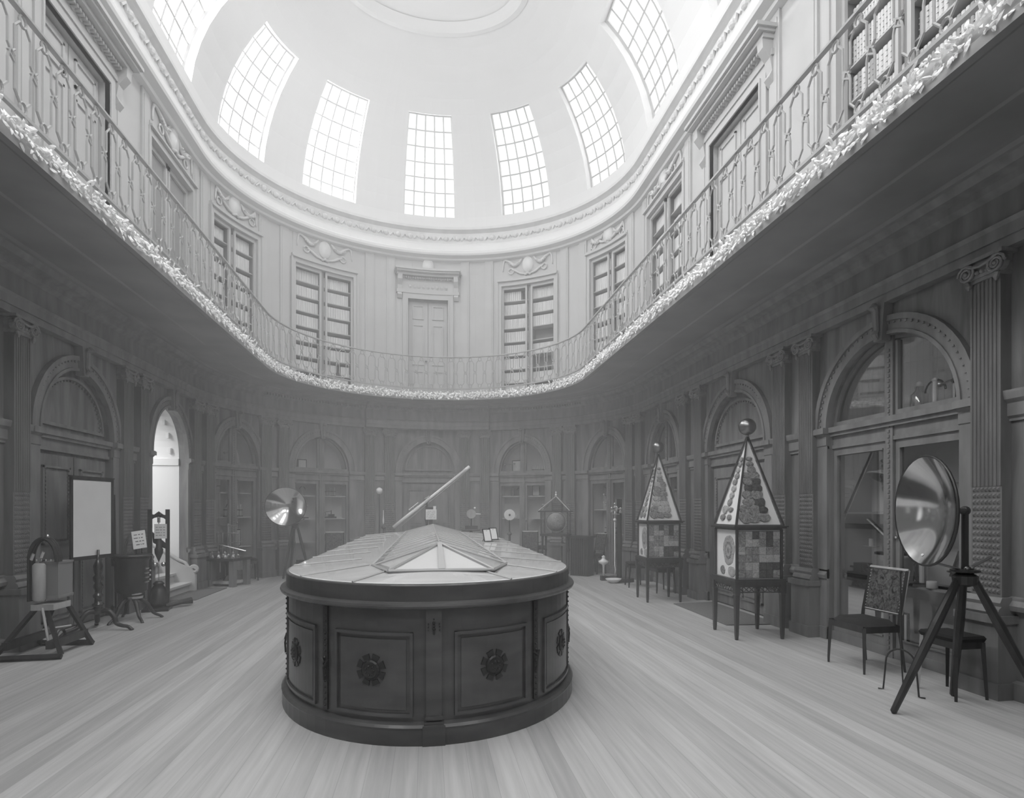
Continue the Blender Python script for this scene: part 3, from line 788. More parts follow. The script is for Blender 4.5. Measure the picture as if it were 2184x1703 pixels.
for ua, ub in zip(us[:-1], us[1:]):
    if ub-ua < 1e-4: continue
    mid = (ua+ub)/2; inw = any(abs(mid-c) < HWIN-1e-3 for c in WIN)
    for pa, pb in zip(phis[:-1], phis[1:]):
        if inw and pa >= PH0-1e-6 and pb <= PH1+1e-6: continue
        b.add([DP(ua, pa), DP(ub, pa), DP(ub, pb), DP(ua, pb)], [(0, 1, 2, 3)])
for c in WIN:
    for x in (c-HWIN, c+HWIN):
        for i in range(6):
            pa, pb = PH0+(PH1-PH0)*i/6, PH0+(PH1-PH0)*(i+1)/6
            b.add([DP(x, pa), DP(x, pb), DP(x, pb, .25), DP(x, pa, .25)], [(0, 1, 2, 3)])
    for ph in (PH0, PH1):
        for k in range(4):
            xa, xb = c-HWIN+2*HWIN*k/4, c-HWIN+2*HWIN*(k+1)/4
            b.add([DP(xa, ph), DP(xb, ph), DP(xb, ph, .25), DP(xa, ph, .25)], [(0, 1, 2, 3)])
o = struct(b.build('ceiling', 'dome', smooth=True))
# ring moulding round the crown
struct(sweep('trim_crown', [(dome_od(math.radians(70))[0]-.0, dome_od(math.radians(70))[1]-.02), (dome_od(math.radians(72))[0], dome_od(math.radians(72))[1]-.07), (dome_od(math.radians(75))[0], dome_od(math.radians(75))[1]-.02)], 'dome'))
for i, c in enumerate(WIN):
    fb = MB(); nx, nz = 5, 7
    def bar(s0_, p0, s1_, p1, r=.018, n=6):
        fb.tube([DP(s0_+(s1_-s0_)*k/n, p0+(p1-p0)*k/n, .18) for k in range(n+1)], r, 4)
    for k in range(nx+1): x = c-HWIN+2*HWIN*k/nx; bar(x, PH0, x, PH1, .035 if k in (0, nx) else .016)
    for k in range(nz+1): ph = PH0+(PH1-PH0)*k/nz; bar(c-HWIN, ph, c+HWIN, ph, .035 if k in (0, nz) else .018, 3)
    wo = struct(fb.build('window_%d' % (i+1), 'plaster2'))
    gb = MB()
    for a in range(4):
        for q in range(6):
            x0, x1 = c-HWIN+2*HWIN*a/4, c-HWIN+2*HWIN*(a+1)/4; pa, pb = PH0+(PH1-PH0)*q/6, PH0+(PH1-PH0)*(q+1)/6
            gb.add([DP(x0, pa, .2), DP(x1, pa, .2), DP(x1, pb, .2), DP(x0, pb, .2)], [(0, 1, 2, 3)])
    gb.T = Matrix.Identity(4); gb.build('pane', 'winglass', wo)
    pm = (PH0+PH1)/2; lc = DP(c, pm, .75); tc = P(c, 3.5, 7.0)
    wid = (DP(c+HWIN, pm)-DP(c-HWIN, pm)).length
    area('window_daylight', lc, tc, wid*.95, 2.3, WINDOW_POWER*(1.0 if abs(c) < 1 else (2.0 if abs(c) > 18 else (2.4 if c < 0 else .28))))
# crown fill: unseen lamp added above the open crown of the dome
area('crown_fill', (0, 4.87, 12.15), (0, 4.87, 0), 1.2, 9.0, CROWN_FILL_POWER)

# ------------------------------------------------------------------ central display case
TX, TY0, TY1, TA, TB_ = -.05, 4.95, 10.45, 1.19, 1.36
def oval(a, b, n=40, e=1.0):
    pts = []
    for i in range(n+1):
        t = PI*i/n; pts.append((TX-a*math.cos(t), TY0-b*math.sin(t)))
    for i in range(n+1):
        t = PI*i/n; pts.append((TX+a*math.cos(t), TY1+b*math.sin(t)))
    return pts
def oval_stack(prof, n=40):
    """prof = [(outset, z)]"""
    mb = MB(); vs = []; k = 2*(n+1)
    for o, z in prof: vs += [(x, y, z) for x, y in oval(TA+o, TB_+o, n)]
    fs = [(j*k+i, j*k+(i+1) % k, (j+1)*k+(i+1) % k, (j+1)*k+i) for j in range(len(prof)-1) for i in range(k)]
    fs.append(tuple(range(k))[::-1]); fs.append(tuple(range((len(prof)-1)*k, len(prof)*k)))
    return mb.add(vs, fs)
case = thing('mineral_display_case', 'large oval mahogany display case with glazed sloping top in the middle of the floor', 'display case', (TX, 7.7, 0))
ID = Matrix.Identity(4)
def cb(mb, name, m, par=case, smooth=False):
    if mb.T is None: mb.T = ID
    return mb.build(name, m, par, smooth)
cb(oval_stack([(.02, 0), (.02, .10), (.025, .115), (.01, .13), (-.03, .14), (-.03, .15)]), 'plinth', 'maho')
cb(oval_stack([(-.03, .15), (-.03, .86)]), 'body', 'maho')
cb(oval_stack([(-.03, .855), (.0, .86), (.03, .872), (.035, .885), (.03, .898), (0, .905), (-.01, .91)]), 'moulding', 'maho')
cb(oval_stack([(-.01, .91), (-.01, 1.01), (-.015, 1.018), (-.03, 1.02)]), 'rim', 'maho')
def mp(s, out=0):
    """warp around the front end of the case: x = arc position from the front point, y outwards"""
    def fn(p):
        x = s+p.x; a, b = TA-.03+p.y, TB_-.03+p.y
        hl = 2.0
        sg = 1 if x >= 0 else -1; ax = abs(x)
        t = EANG(ax)
        if t <= PI/2: return Vector((TX+sg*a*math.sin(t), TY0-b*math.cos(t), p.z))
        return Vector((TX+sg*a, TY0+(ax-ETOT), p.z))
    return fn
ET = [0.0]; pr = (0, TB_)
for i in range(1, 401):
    t = PI/2*i/400; q = (TA*math.sin(t), TB_*math.cos(t)); ET.append(ET[-1]+math.dist(q, pr)); pr = q
ETOT = ET[-1]
def EANG(a):
    if a >= ETOT: return 9
    lo, hi = 0, 400
    while hi-lo > 1:
        m = (lo+hi)//2
        if ET[m] <= a: lo = m
        else: hi = m
    return (lo+(a-ET[lo])/(ET[hi]-ET[lo]))*PI/2/400
for c, hw in ((-.42, .285), (.42, .285), (-1.24, .33), (1.24, .33), (-2.5, .6), (2.5, .6), (-3.9, .6), (3.9, .6), (-5.3, .6), (5.3, .6)):
    b = MB(mp(c)); z0, z1 = .17, .71
    b.box(-hw, hw, 0, .018, z1-.02, z1, .06).box(-hw, hw, 0, .018, z0, z0+.02, .06).box(-hw, -hw+.02, 0, .018, z0, z1).box(hw-.02, hw, 0, .018, z0, z1)
    b.box(-hw+.045, hw-.045, 0, .007, z0+.045, z1-.045, .06)
    dr = b.build('door_panel', 'maho', case)
    b = MB(mp(c)); zc = .465
    if hw < .3: pass
    for k in range(8):
        a = PI/4*k+PI/8; b.prism([(.105*math.cos(a+e)*f, zc+.105*math.sin(a+e)*f) for e, f in ((-.28, .68), (.28, .68), (.26, 1.0), (-.26, 1.0))], .0, .014)
    b.lathe([(.062, 0), (.066, .012), (.055, .02), (.05, .018), (.02, .026), (.003, .03)], (0, .006, zc), 16, Matrix.Rotation(-PI/2, 3, 'X'))
    for k in range(7): a = 2*PI*k/7; b.ball((.03*math.cos(a), .03, zc+.03*math.sin(a)), .008, 5)
    b.build('rosette', 'maho2', dr)
for c in (0,):
    b = MB(mp(0)); b.box(-.05, .05, 0, .03, .15, .86).box(-.07, .07, 0, .06, 0, .125).box(-.062, .062, 0, .045, .125, .145).box(-.055, .055, 0, .04, .16, .18); b.build('centre_pilaster', 'maho', case)
    b = MB(mp(0))
    for z, r in ((.80, .006), (.775, .01), (.755, .008), (.735, .011), (.71, .007)): b.ball((0, .033, z), r, 6)
    for x in (-.035, .035):
        for i in range(3): b.ball((x, .032, .77-.02*i), .005, 5)
    b.build('ornament', 'maho2', case)
for c in (-.80, .80, -1.72, 1.72):
    b = MB(mp(c)); b.box(-.022, .022, 0, .016, .16, .85)
    for i in range(16): b.ball((0, .017, .19+.04*i), .009, 5)
    b.tube([(-.03, .02, .50), (0, .03, .47), (.03, .02, .50), (0, .03, .44), (0, .025, .36)], .008, 5)
    b.build('beaded_strip', 'maho2', case)
# top: glazed slopes rising from the rim to the foot of the lantern
def slope_ring(o0, z0, a1, b1, z1, y0=0, y1=0, n=40):
    p0 = oval(TA+o0, TB_+o0, n)
    p1 = []
    for i in range(n+1): t = PI*i/n; p1.append((TX-a1*math.cos(t), TY0+y0-b1*math.sin(t)))
    for i in range(n+1): t = PI*i/n; p1.append((TX+a1*math.cos(t), TY1+y1+b1*math.sin(t)))
    return p0, p1
p0, p1 = slope_ring(-.03, 1.02, .60, .90, 1.055)
SLG = (1.028, 1.085, 1.021, 1.078)
k = len(p0); mb = MB(); mb.add([(x, y, 1.027) for x, y in p0]+[(x, y, 1.075) for x, y in p1], [(i, (i+1) % k, k+(i+1) % k, k+i) for i in range(k)]+[tuple(range(k, 2*k))])
cb(mb, 'glazed_slope', 'topglass')
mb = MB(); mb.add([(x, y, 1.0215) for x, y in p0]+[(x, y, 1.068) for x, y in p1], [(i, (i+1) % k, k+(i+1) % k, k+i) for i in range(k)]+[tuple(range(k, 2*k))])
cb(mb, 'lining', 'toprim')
for i in (8, 14, 26, 32): cb(MB().tube([(*p0[i], 1.026), (*p1[i], 1.074)], .007, 4), 'glazing_bar', 'bar')
for y in [TY0+j*(TY1-TY0)/7 for j in range(8)]:
    for sg in (-1, 1): cb(MB().tube([(TX+sg*(TA-.03), y, 1.026), (TX+sg*.60, y, 1.074)], .007, 4), 'glazing_bar', 'bar')
# lantern
LZ0, LZ1 = 1.07, 1.215
LY = 3.98; LB = [(-.37, LY), (.37, LY), (.52, LY+.42), (.52, 11.0), (.37, 11.4), (-.37, 11.4), (-.52, 11.0), (-.52, LY+.42)]
LB = [(x+.0, y) for x, y in LB]; RID = [(0, LY+.78), (0, 10.75)]
X0 = TX+.06
V = [(X0+x, y, LZ0) for x, y in LB]+[(X0+x, y, LZ1) for x, y in RID]
mb = MB().add(V, [(0, 1, 8), (1, 2, 8), (2, 3, 9, 8), (3, 4, 9), (4, 5, 9), (5, 6, 9), (6, 7, 8, 9), (7, 0, 8)])
cb(mb, 'lantern_glass', 'topglass')
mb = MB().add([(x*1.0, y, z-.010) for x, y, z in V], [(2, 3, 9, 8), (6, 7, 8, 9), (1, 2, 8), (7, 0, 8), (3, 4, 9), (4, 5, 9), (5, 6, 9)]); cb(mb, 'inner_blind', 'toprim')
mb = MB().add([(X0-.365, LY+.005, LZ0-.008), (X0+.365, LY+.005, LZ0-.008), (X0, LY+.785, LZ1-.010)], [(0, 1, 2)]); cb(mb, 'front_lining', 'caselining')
b = MB()
for i in range(8): b.tube([V[i], V[(i+1) % 8]], .012, 5)
for i, j in ((0, 8), (1, 8), (2, 8), (7, 8), (3, 9), (4, 9), (5, 9), (6, 9), (8, 9)): b.tube([V[i], V[j]], .011 if i < 2 else .009, 5)
b.prism([(X0-.022, LY-.005), (X0+.022, LY-.005), (X0+.018, LY+.76), (X0-.018, LY+.76)], 0, .001, 'z'); b.v[-8:] = [Vector((v.x, v.y, LZ0+(v.y-LY)/.78*(LZ1-LZ0)+(.014 if i > 3 else .0))) for i, v in enumerate(b.v[-8:])]
n = 14
for i in range(1, n):
    f = i/n
    for sg in (-1, 1):
        yb_ = LY+.42+(11.0-LY-.42)*f; yt = LY+.78+(10.75-LY-.78)*f; b.tube([(X0+sg*.52, yb_, LZ0+.004), (X0, yt, LZ1+.004)], .004, 4)
cb(b, 'lantern_frame', 'bar')

# small framed cards on easels on the case
def easel(x, y, rz, label):
    t = thing('framed_card', label, 'picture frame', (x, y, 1.062), rz, 'framed cards on easels on the display case')
    tilt = Matrix.Rotation(-.30, 4, 'X')
    b = MB(tilt); b.box(-.065, .065, -.006, .006, .0, .012).box(-.065, .065, -.006, .006, .168, .18).box(-.065, -.053, -.006, .006, 0, .18).box(.053, .065, -.006, .006, 0, .18)
    b.T = None; b.tube([(-.065, 0, 0), (-.06, .12, 0)], .005, 5); b.tube([(0, .04, .15), (0, .13, 0)], .005, 5); b.tube([(.065, 0, 0), (.06, .12, 0)], .005, 5); b.box(-.07, .07, -.02, .01, -.002, .008)
    b.build('frame', 'dark', t)
    b = MB(tilt); b.T = None
    vs = [tilt @ Vector(p) for p in ((-.053, -.004, .012), (.053, -.004, .012), (.053, -.004, .168), (-.053, -.004, .168), (-.053, .002, .012), (.053, .002, .012), (.053, .002, .168), (-.053, .002, .168))]
    b.add(vs, [(0, 1, 2, 3), (7, 6, 5, 4), (0, 4, 5, 1), (1, 5, 6, 2), (2, 6, 7, 3), (3, 7, 4, 0)]); b.build('card', 'white', t)
easel(.72, 7.5, .5, 'small white card in a dark frame on an easel on the big case, nearer one'); easel(.86, 7.95, .5, 'small white card in a dark frame on an easel on the big case, farther one')

# ------------------------------------------------------------------ pyramid mineral cabinets
def pyramid(cx, cy, rz, w, label, zt, ztb, zap, rs):
    """w half side, zt stand top, ztb box top, zap apex, rs ball radius"""
    t = thing('pyramid_mineral_cabinet', label, 'mineral cabinet', (cx, cy, 0), rz)
    b = MB()
    b.box(-w, w, -w, w, zt-.035, zt)
    for a, c_ in ((-1, 0), (1, 0)):
        b.box(-w+.02, w-.02, a*(w-.03)-.012, a*(w-.03)+.012, zt-.06, zt-.035).box(a*(w-.03)-.012, a*(w-.03)+.012, -w+.02, w-.02, zt-.06, zt-.035)
        b.box(-w+.02, w-.02, a*(w-.03)-.012, a*(w-.03)+.012, zt-.125, zt-.115).box(a*(w-.03)-.012, a*(w-.03)+.012, -w+.02, w-.02, zt-.125, zt-.115)
        n = 8
        for i in range(n):
            x = -w+.05+(2*w-.1)*(i+.5)/n; h = (2*w-.1)/n/2
            for q in (-1, 1):
                b.tube([(x-h*q, a*(w-.03), zt-.115), (x+h*q, a*(w-.03), zt-.06)], .006, 4); b.tube([(a*(w-.03), x-h*q, zt-.115), (a*(w-.03), x+h*q, zt-.06)], .006, 4)
    b.build('stand_frieze', 'dark', t)
    for a in (-1, 1):
        for c_ in (-1, 1):
            b = MB(); x, y = a*(w-.03), c_*(w-.03)
            vs = []
            for z, h in ((0, .014), (.06, .018), (zt-.15, .026), (zt-.13, .032), (zt-.035, .032)): vs += [(x-h, y-h, z), (x+h, y-h, z), (x+h, y+h, z), (x-h, y+h, z)]
            b.add(vs, [(4*j+i, 4*j+(i+1) % 4, 4*j+4+(i+1) % 4, 4*j+4+i) for j in range(4) for i in range(4)]+[(3, 2, 1, 0), (16, 17, 18, 19)])
            b.build('leg', 'dark', t)
    w2 = w-.03
    b = MB()
    b.box(-w, w, -w, w, zt, zt+.03).box(-w-.01, w+.01, -w-.01, w+.01, zt+.0, zt+.014)
    for a in (-1, 1):
        for c_ in (-1, 1): b.box(a*w2-.018 if a > 0 else -w2-.006, w2+.006 if a > 0 else -w2+.018, c_*w2-.018 if c_ > 0 else -w2-.006, w2+.006 if c_ > 0 else -w2+.018, zt+.03, ztb-.04)
    b.box(-w2, w2, -w2, w2, ztb-.05, ztb-.03).box(-w-.005, w+.005, -w-.005, w+.005, ztb-.03, ztb-.015).box(-w-.02, w+.02, -w-.02, w+.02, ztb-.015, ztb)
    b.build('case_frame', 'dark', t)
    b = MB(); b.box(-w2+.02, w2-.02, -w2+.02, w2-.02, zt+.03, ztb-.05); b.build('backing_board', 'tiles', t)
    # tiled stone samples on two faces, agate slices on the others
    rg = random.Random(int(cx*100)+5); n = 6; z0, z1 = zt+.045, ztb-.065; g = (2*w2-.05)/n; gz = (z1-z0)/n
    b = MB(); b.box(-w2+.022, w2-.022, -w2+.014, -w2+.02, z0-.003, z1+.003); b.build('tile_board', 'dark', t)
    for i in range(n):
        for j in range(n):
            x = -w2+.025+g*i; z = z0+gz*j
            b = MB(); b.box(x+.0015, x+g-.0015, -w2+.004, -w2+.014, z+.0015, z+gz-.0015); b.build('stone_tile', rg.choice(('agA', 'agB', 'agB', 'agC', 'agC')), t)
    def blob(b, c, nrm, u, r, th, sq=1.0, seed=0):
        rr = random.Random(seed); c = Vector(c); nrm = Vector(nrm); u = Vector(u); v = nrm.cross(u); vs = []; k = 22; ph_ = [rr.uniform(0, 6) for _ in range(4)]
        am = [1+sum(rr.uniform(-.09, .09)*math.sin(q*2*PI*i/k+rr_) for q, rr_ in ((2, ph_[0]), (3, ph_[1]), (5, ph_[2]), (7, ph_[3]))) for i in range(k)]
        for rf, h in ((1, 0), (.93, th), (.5, th*1.2), (0, th*1.2)):
            for i in range(k):
                a = 2*PI*i/k; q = r*rf*(am[i]+am[(i+1) % k])/2; vs.append(c+u*(q*math.cos(a))+v*(q*math.sin(a)*sq)+nrm*h)
        b.add(vs, [(j*k+i, j*k+(i+1) % k, (j+1)*k+(i+1) % k, (j+1)*k+i) for j in range(3) for i in range(k)])
    X = -w2+.02
    for rf, mt, th in ((1.0, 'agC', .004), (.62, 'agB', .007), (.42, 'agC', .009), (.22, 'agB', .011)):
        b = MB(); blob(b, (X, -.05, (z0+z1)/2+.04), (-1, 0, 0), (0, 1, 0), .15*rf, th, 1.25, 4); b.build('agate_slice', mt, t)
    b = MB(); blob(b, (X, .1, z0+.06), (-1, 0, 0), (0, 1, 0), .06, .006, .9, 8); b.build('agate_slice', 'agB', t)
    b = MB(); blob(b, (X, -.12, z0+.06), (-1, 0, 0), (0, 1, 0), .09, .006, .7, 9); b.build('agate_slice', 'agC', t)
    # pyramid
    A = Vector((0, 0, zap)); q = w-.02; cr = [Vector((a, c_, ztb)) for a, c_ in ((-q, -q), (q, -q), (q, q), (-q, q))]
    b = MB()
    for k_ in range(4): b.tube([cr[k_], A], [.016, .010], 4); b.tube([cr[k_], cr[(k_+1) % 4]], .014, 4)
    b.build('pyramid_frame', 'dark', t)
    b = MB(); q2 = q-.02; b.add([(-q2, -q2, ztb), (q2, -q2, ztb), (q2, q2, ztb), (-q2, q2, ztb), (0, 0, zap-.06)], [(0, 1, 4), (1, 2, 4), (2, 3, 4), (3, 0, 4)]); b.build('pyramid_backing', 'tiles', t)
    rr = random.Random(int(cx*37)); hp = zap-.06-ztb
    for face, (nx_, ny_) in enumerate(((0, -1), (-1, 0))):
        nrm = Vector((nx_*hp, ny_*hp, q2)).normalized(); uu = Vector((1, 0, 0)) if face == 0 else Vector((0, 1, 0)); vv = nrm.cross(uu)
        if vv.z < 0: vv = -vv
        f = .09
        while f < .82:
            ww = q2*(1-f); rad = .034+.03*(1-f); m_ = 3 if ww > .2 else (2 if ww > .11 else 1)
            if face == 1: m_ = max(1, m_-1)
            for e in range(m_):
                xx = (-ww*.66+2*.66*ww*(e+.5)/m_) + (-.045 if face == 0 else .04)*(1-f) + rr.uniform(-.01, .01)
                bs = Vector((nx_*(ww), ny_*(ww), ztb+hp*f))+uu*xx
                b = MB(); r_ = min(rad*rr.uniform(.95, 1.3)*(1.15 if face == 0 else .85), ww*.6)
                blob(b, bs+nrm*.002, nrm, uu, r_, .016, rr.uniform(.6, .95), rr.random()); b.build('mineral_specimen', rr.choice(('agA', 'agB', 'agB') if zt > .5 and face == 0 and cy < 7 else ('agB', 'agB', 'agC')), t)
            f += rad*1.5/hp
    b = MB(); b.lathe([(.012, zap-.03), (.02, zap-.01), (.008, zap+.01)], (0, 0, 0), 10); b.ball((0, 0, zap+rs*.97), rs, 20); b.build('ball_finial', 'bronze', t, True)
    return t
pyramid(3.705, 6.20, -.06, .305, 'larger pyramid-topped mineral cabinet on legs with dark ball finial, nearer the camera', .665, 1.31, 2.395, .10)
pyramid(3.70, 8.80, -.08, .300, 'smaller-looking pyramid-topped mineral cabinet on legs with ball finial, farther along the right wall', .69, 1.31, 2.44, .095)

# ------------------------------------------------------------------ concave mirrors
def dish_mb(b, c, nrm, r, depth, th=.012, out=False, n=36):
    R = rotto(nrm); prof = []
    m = 10
    inner = [(r*(1-i/m), -depth*(1-((1-i/m))**2)) for i in range(m+1)]
    if not out: pr_ = [(max(a, .0008), z) for a, z in inner]
    else: pr_ = [(r, 0), (r+.012, .004), (r+.014, -.012)]+[(max(a*1.0, .0008), z-th) for a, z in inner]
    vs = []; fs = []
    for a, z in pr_:
        for k in range(n): t = 2*PI*k/n; vs.append(Vector(c)+R @ Vector((a*math.cos(t), a*math.sin(t), z)))
    for i in range(len(pr_)-1):
        for k in range(n): fs.append((i*n+k, i*n+(k+1) % n, (i+1)*n+(k+1) % n, (i+1)*n+k))
    return b.add(vs, fs)
def mirror_tripod(label, c, nrm, r, depth, head, feet, arm):
    t = thing('concave_mirror', label, 'mirror', (head[0], head[1], 0))
    g = lambda: MB(ID)
    dish_mb(g(), c, nrm, r, depth).build('reflector', 'mirror', t, True)
    dish_mb(g(), c, nrm, r, depth, out=True).build('shell', 'steel', t, True)
    back = Vector(c)-Vector(nrm).normalized()*(depth+.05); H = Vector(head)
    b = g(); top = Vector((H.x, H.y, arm))
    b.tube([H+Vector((0, 0, -.05)), H+Vector((0, 0, .08)), top], [.035, .022, .022], 8); b.ball(top, .035, 8); b.tube([top, back], .02, 8); b.lathe([(.06, 0), (.05, .03)], back, 12, rotto(nrm))
    b.build('arm', 'steel', t)
    b = g(); b.lathe([(.03, -.08), (.075, -.06), (.08, .0), (.05, .02), (.09, .03), (.09, .045), (.03, .05)], H, 14); b.build('tripod_head', 'dark', t)
    for i, ft in enumerate(feet):
        F_ = Vector(ft); d = (F_-H).normalized(); o = Vector((d.x, d.y, 0)).normalized()*.05
        b = g(); b.tube([H+o+Vector((0, 0, -.02)), H.lerp(F_, .35)+o*.6, F_+Vector((0, 0, .015)), F_], [.026, .034, .022, .010], 8); b.build('leg', 'dark', t)
    b = g(); b.tube([H+Vector((-.05, 0, .05)), H+Vector((-.25, .02, .10)), H+Vector((-.36, .0, .16))], .010, 6)
    b.tube([H+Vector((.05, 0, .06)), H+Vector((.2, -.02, .14))], .012, 6); b.ball(H+Vector((.02, -.03, .06)), .02, 6); b.ball(H+Vector((-.03, -.04, .055)), .018, 6); b.build('clamp_arm', 'dbrass', t)
    return t
mirror_tripod('large polished concave mirror on dark tripod at the right, in front of the near cabinet', (3.42, 3.51, 1.49), (-.95, .31, .0), .385, .13, (3.83, 3.57, 1.01),
              [(3.29, 3.63-.0, 0), (4.08, 3.90, 0), (4.22, 3.28, 0)], 1.49)
mirror_tripod('large polished concave mirror on tripod at the far left beyond the display case', (-3.05, 12.35, 1.56), (.22, -.95, .08), .40, .15, (-2.95, 12.75, 1.15),
              [(-3.16, 12.60, 0), (-2.68, 12.95, 0), (-3.12, 13.05, 0)], 1.50)

# ------------------------------------------------------------------ chairs and stools
def chair(label, feet, hs, hb, group='side chairs with patterned covers'):
    """feet: front-left, front-right, back-right, back-left (world xy)"""
    c = Vector((sum(f[0] for f in feet)/4, sum(f[1] for f in feet)/4, 0))
    t = thing('chair', label, 'chair', c, 0, group); F = [Vector((f[0], f[1], 0)) for f in feet]
    bk = ((F[2]+F[3])/2-(F[0]+F[1])/2).normalized()
    for i, f in enumerate(F):
        b = MB(ID); top = f.lerp(c, .06)+Vector((0, 0, hs-.06)); ft = f+(bk*.04 if i > 1 else Vector())
        if i < 2: b.tube([ft, ft+Vector((0, 0, .05)), top], [.012, .014, .022], 4)
        else: b.tube([ft, top, top+bk*.01+Vector((0, 0, .1)), top+bk*.09+Vector((0, 0, hb-hs+.06))], [.013, .022, .02, .016], 4)
        b.build('leg', 'dark', t)
    G = [f.lerp(c, .04) for f in F]; b = MB(ID)
    for i in range(4):
        p, q = G[i]+Vector((0, 0, hs-.075)), G[(i+1) % 4]+Vector((0, 0, hs-.075)); d = (q-p).normalized(); n_ = Vector((d.y, -d.x, 0))*.012; u = Vector((0, 0, .03))
        b.add([p-n_-u, q-n_-u, q+n_-u, p+n_-u, p-n_+u, q-n_+u, q+n_+u, p+n_+u], [(0, 1, 2, 3), (7, 6, 5, 4), (0, 4, 5, 1), (1, 5, 6, 2), (2, 6, 7, 3), (3, 7, 4, 0)])
    b.build('seat_frame', 'dark', t)
    b = MB(ID); vs = []; K = 6
    for j in range(K+1):
        for i in range(K+1):
            u, v = i/K, j/K; p = (G[0]*(1-u)+G[1]*u)*(1-v)+(G[3]*(1-u)+G[2]*u)*v; e = min(1, 4*min(u, 1-u)*1.5)*min(1, 4*min(v, 1-v)*1.5)
            vs.append((p-c)*1.05+c+Vector((0, 0, hs-.045+.045*e**.5)))
    b.add(vs, [(j*(K+1)+i, j*(K+1)+i+1, (j+1)*(K+1)+i+1, (j+1)*(K+1)+i) for j in range(K) for i in range(K)])
    b.build('seat', 'velvet', t, True)
    if hb > 0:
        L_, R_ = G[3], G[2]
        def bp(u, h, o=0): z = hs+(hb-hs)*h; return L_*(1-u)+R_*u+bk*(.01+.085*h)+bk*o+Vector((0, 0, z))
        b = MB(ID); b.tube([bp(0, .12), bp(1, .12)], .014, 4); b.tube([bp(0, 1), bp(1, 1)], .018, 4); b.tube([bp(0, .12), bp(0, 1)], .014, 4); b.tube([bp(1, .12), bp(1, 1)], .014, 4)
        for h in [i/16 for i in range(2, 17)]:
            for u in (.06, .94): b.ball(bp(u, h, -.014), .005, 4)
        b.build('back_frame', 'pale', t)
        b = MB(ID); b.add([bp(.05, .14, -.012), bp(.95, .14, -.012), bp(.95, .98, -.012), bp(.05, .98, -.012), bp(.05, .14, .012), bp(.95, .14, .012), bp(.95, .98, .012), bp(.05, .98, .012)],
              [(0, 1, 2, 3), (7, 6, 5, 4), (0, 4, 5, 1), (1, 5, 6, 2), (2, 6, 7, 3), (3, 7, 4, 0)]); b.build('back_cover', 'damask', t)
    return t
chair('upholstered side chair with patterned back and dark seat in front of the near right cabinet', [(3.83, 4.53), (3.81, 4.96), (4.19, 4.97), (4.21, 4.53)], .475, .93)
chair('upholstered side chair against the right wall beside the tall barometer', [(3.76, 12.40), (3.58, 12.75), (3.84, 12.85), (3.98, 12.52)], .47, .92)
chair('patterned side chair at the far left, seen over the edge of the display case', [(-1.95, 12.55), (-2.3, 12.50), (-2.35, 12.92), (-1.95, 12.95)], .46, .98)
chair('patterned side chair at the far right, between the white dial and the glazed globe', [(2.4, 12.2), (2.0, 12.35), (2.08, 12.75), (2.45, 12.7)], .46, .98)
def stool(label, feet, hs, m='dark', grp='backless stools by the walls'):
    c = Vector((sum(f[0] for f in feet)/4, sum(f[1] for f in feet)/4, 0)); t = thing('stool', label, 'stool', c, 0, grp)
    F = [Vector((f[0], f[1], 0)) for f in feet]
    for i, f in enumerate(F):
        b = MB(ID); tp = f.lerp(c, .12)+Vector((0, 0, hs-.05)); b.tube([f, tp], [.014, .022], 4); b.build('leg', m if i == 0 else 'dark', t)
    b = MB(ID)
    G = [(f-c)*.92+c for f in F]
    b.add([g+Vector((0, 0, hs-.10)) for g in G]+[g+Vector((0, 0, hs-.04)) for g in G], [(3, 2, 1, 0), (4, 5, 6, 7)]+[(i, (i+1) % 4, 4+(i+1) % 4, 4+i) for i in range(4)]); b.build('frame', 'dark', t)
    b = MB(ID); vs = []
    for z, k in ((hs-.045, 1.02), (hs-.02, 1.08), (hs, 1.0), (hs+.012, .6)): vs += [(g-c)*k+c+Vector((0, 0, z)) for g in G]
    b.add(vs, [(4*j+i, 4*j+(i+1) % 4, 4*j+4+(i+1) % 4, 4*j+4+i) for j in range(3) for i in range(4)]+[(12, 13, 14, 15)]); b.build('seat', 'velvet', t)
stool('dark stool beside the barometer, left of the smaller pyramid cabinet', [(3.79, 10.62), (3.72, 10.22), (4.08, 10.15), (4.10, 10.6)], .47)
stool('dark stool mostly hidden behind the smaller pyramid cabinet', [(3.96, 9.95), (3.95, 9.45), (4.28, 9.4), (4.28, 9.9)], .47)
stool('dark stool on the left wall beside the brass instrument table', [(-3.98, 12.62), (-3.76, 12.72), (-3.62, 12.42), (-3.86, 12.28)], .46)
stool('dark stool with one pale leg behind the tripod of the right mirror', [(3.98, 4.12), (3.98, 3.78), (4.26, 3.78), (4.26, 4.12)], .50, 'pale')

# thin iron arch stand near the tripod
t = thing('iron_arch_stand', 'thin iron arch-shaped stand with upright rod on the floor by the mirror tripod', 'stand', (3.72, 4.05, 0))
b = MB(ID)
A_, B_ = Vector((3.66, 4.13, 0)), Vector((3.77, 3.90, 0)); pts = [A_+Vector((-.03, .02, .006)), A_+Vector((0, 0, .008))]
for i in range(13):
    a = PI*i/12; c = (A_+B_)/2; h = (B_-A_)/2; pts.append(c-h*.85*math.cos(a)+Vector((0, 0, .24+.12*math.sin(a))))
pts += [B_+Vector((0, 0, .008)), B_+Vector((.03, -.03, .006))]
b.tube(pts, .007, 6); m_ = (A_+B_)/2; b.tube([m_+Vector((0, 0, .36)), m_+Vector((.12, .1, .0)), ], .006, 5); b.build('arch', 'steel', t)
b = MB(ID); b.tube([m_+Vector((0, 0, .36)), m_+Vector((0, 0, .98))], .006, 6); b.ball(m_+Vector((0, 0, .99)), .013, 6); b.build('rod', 'steel', t)

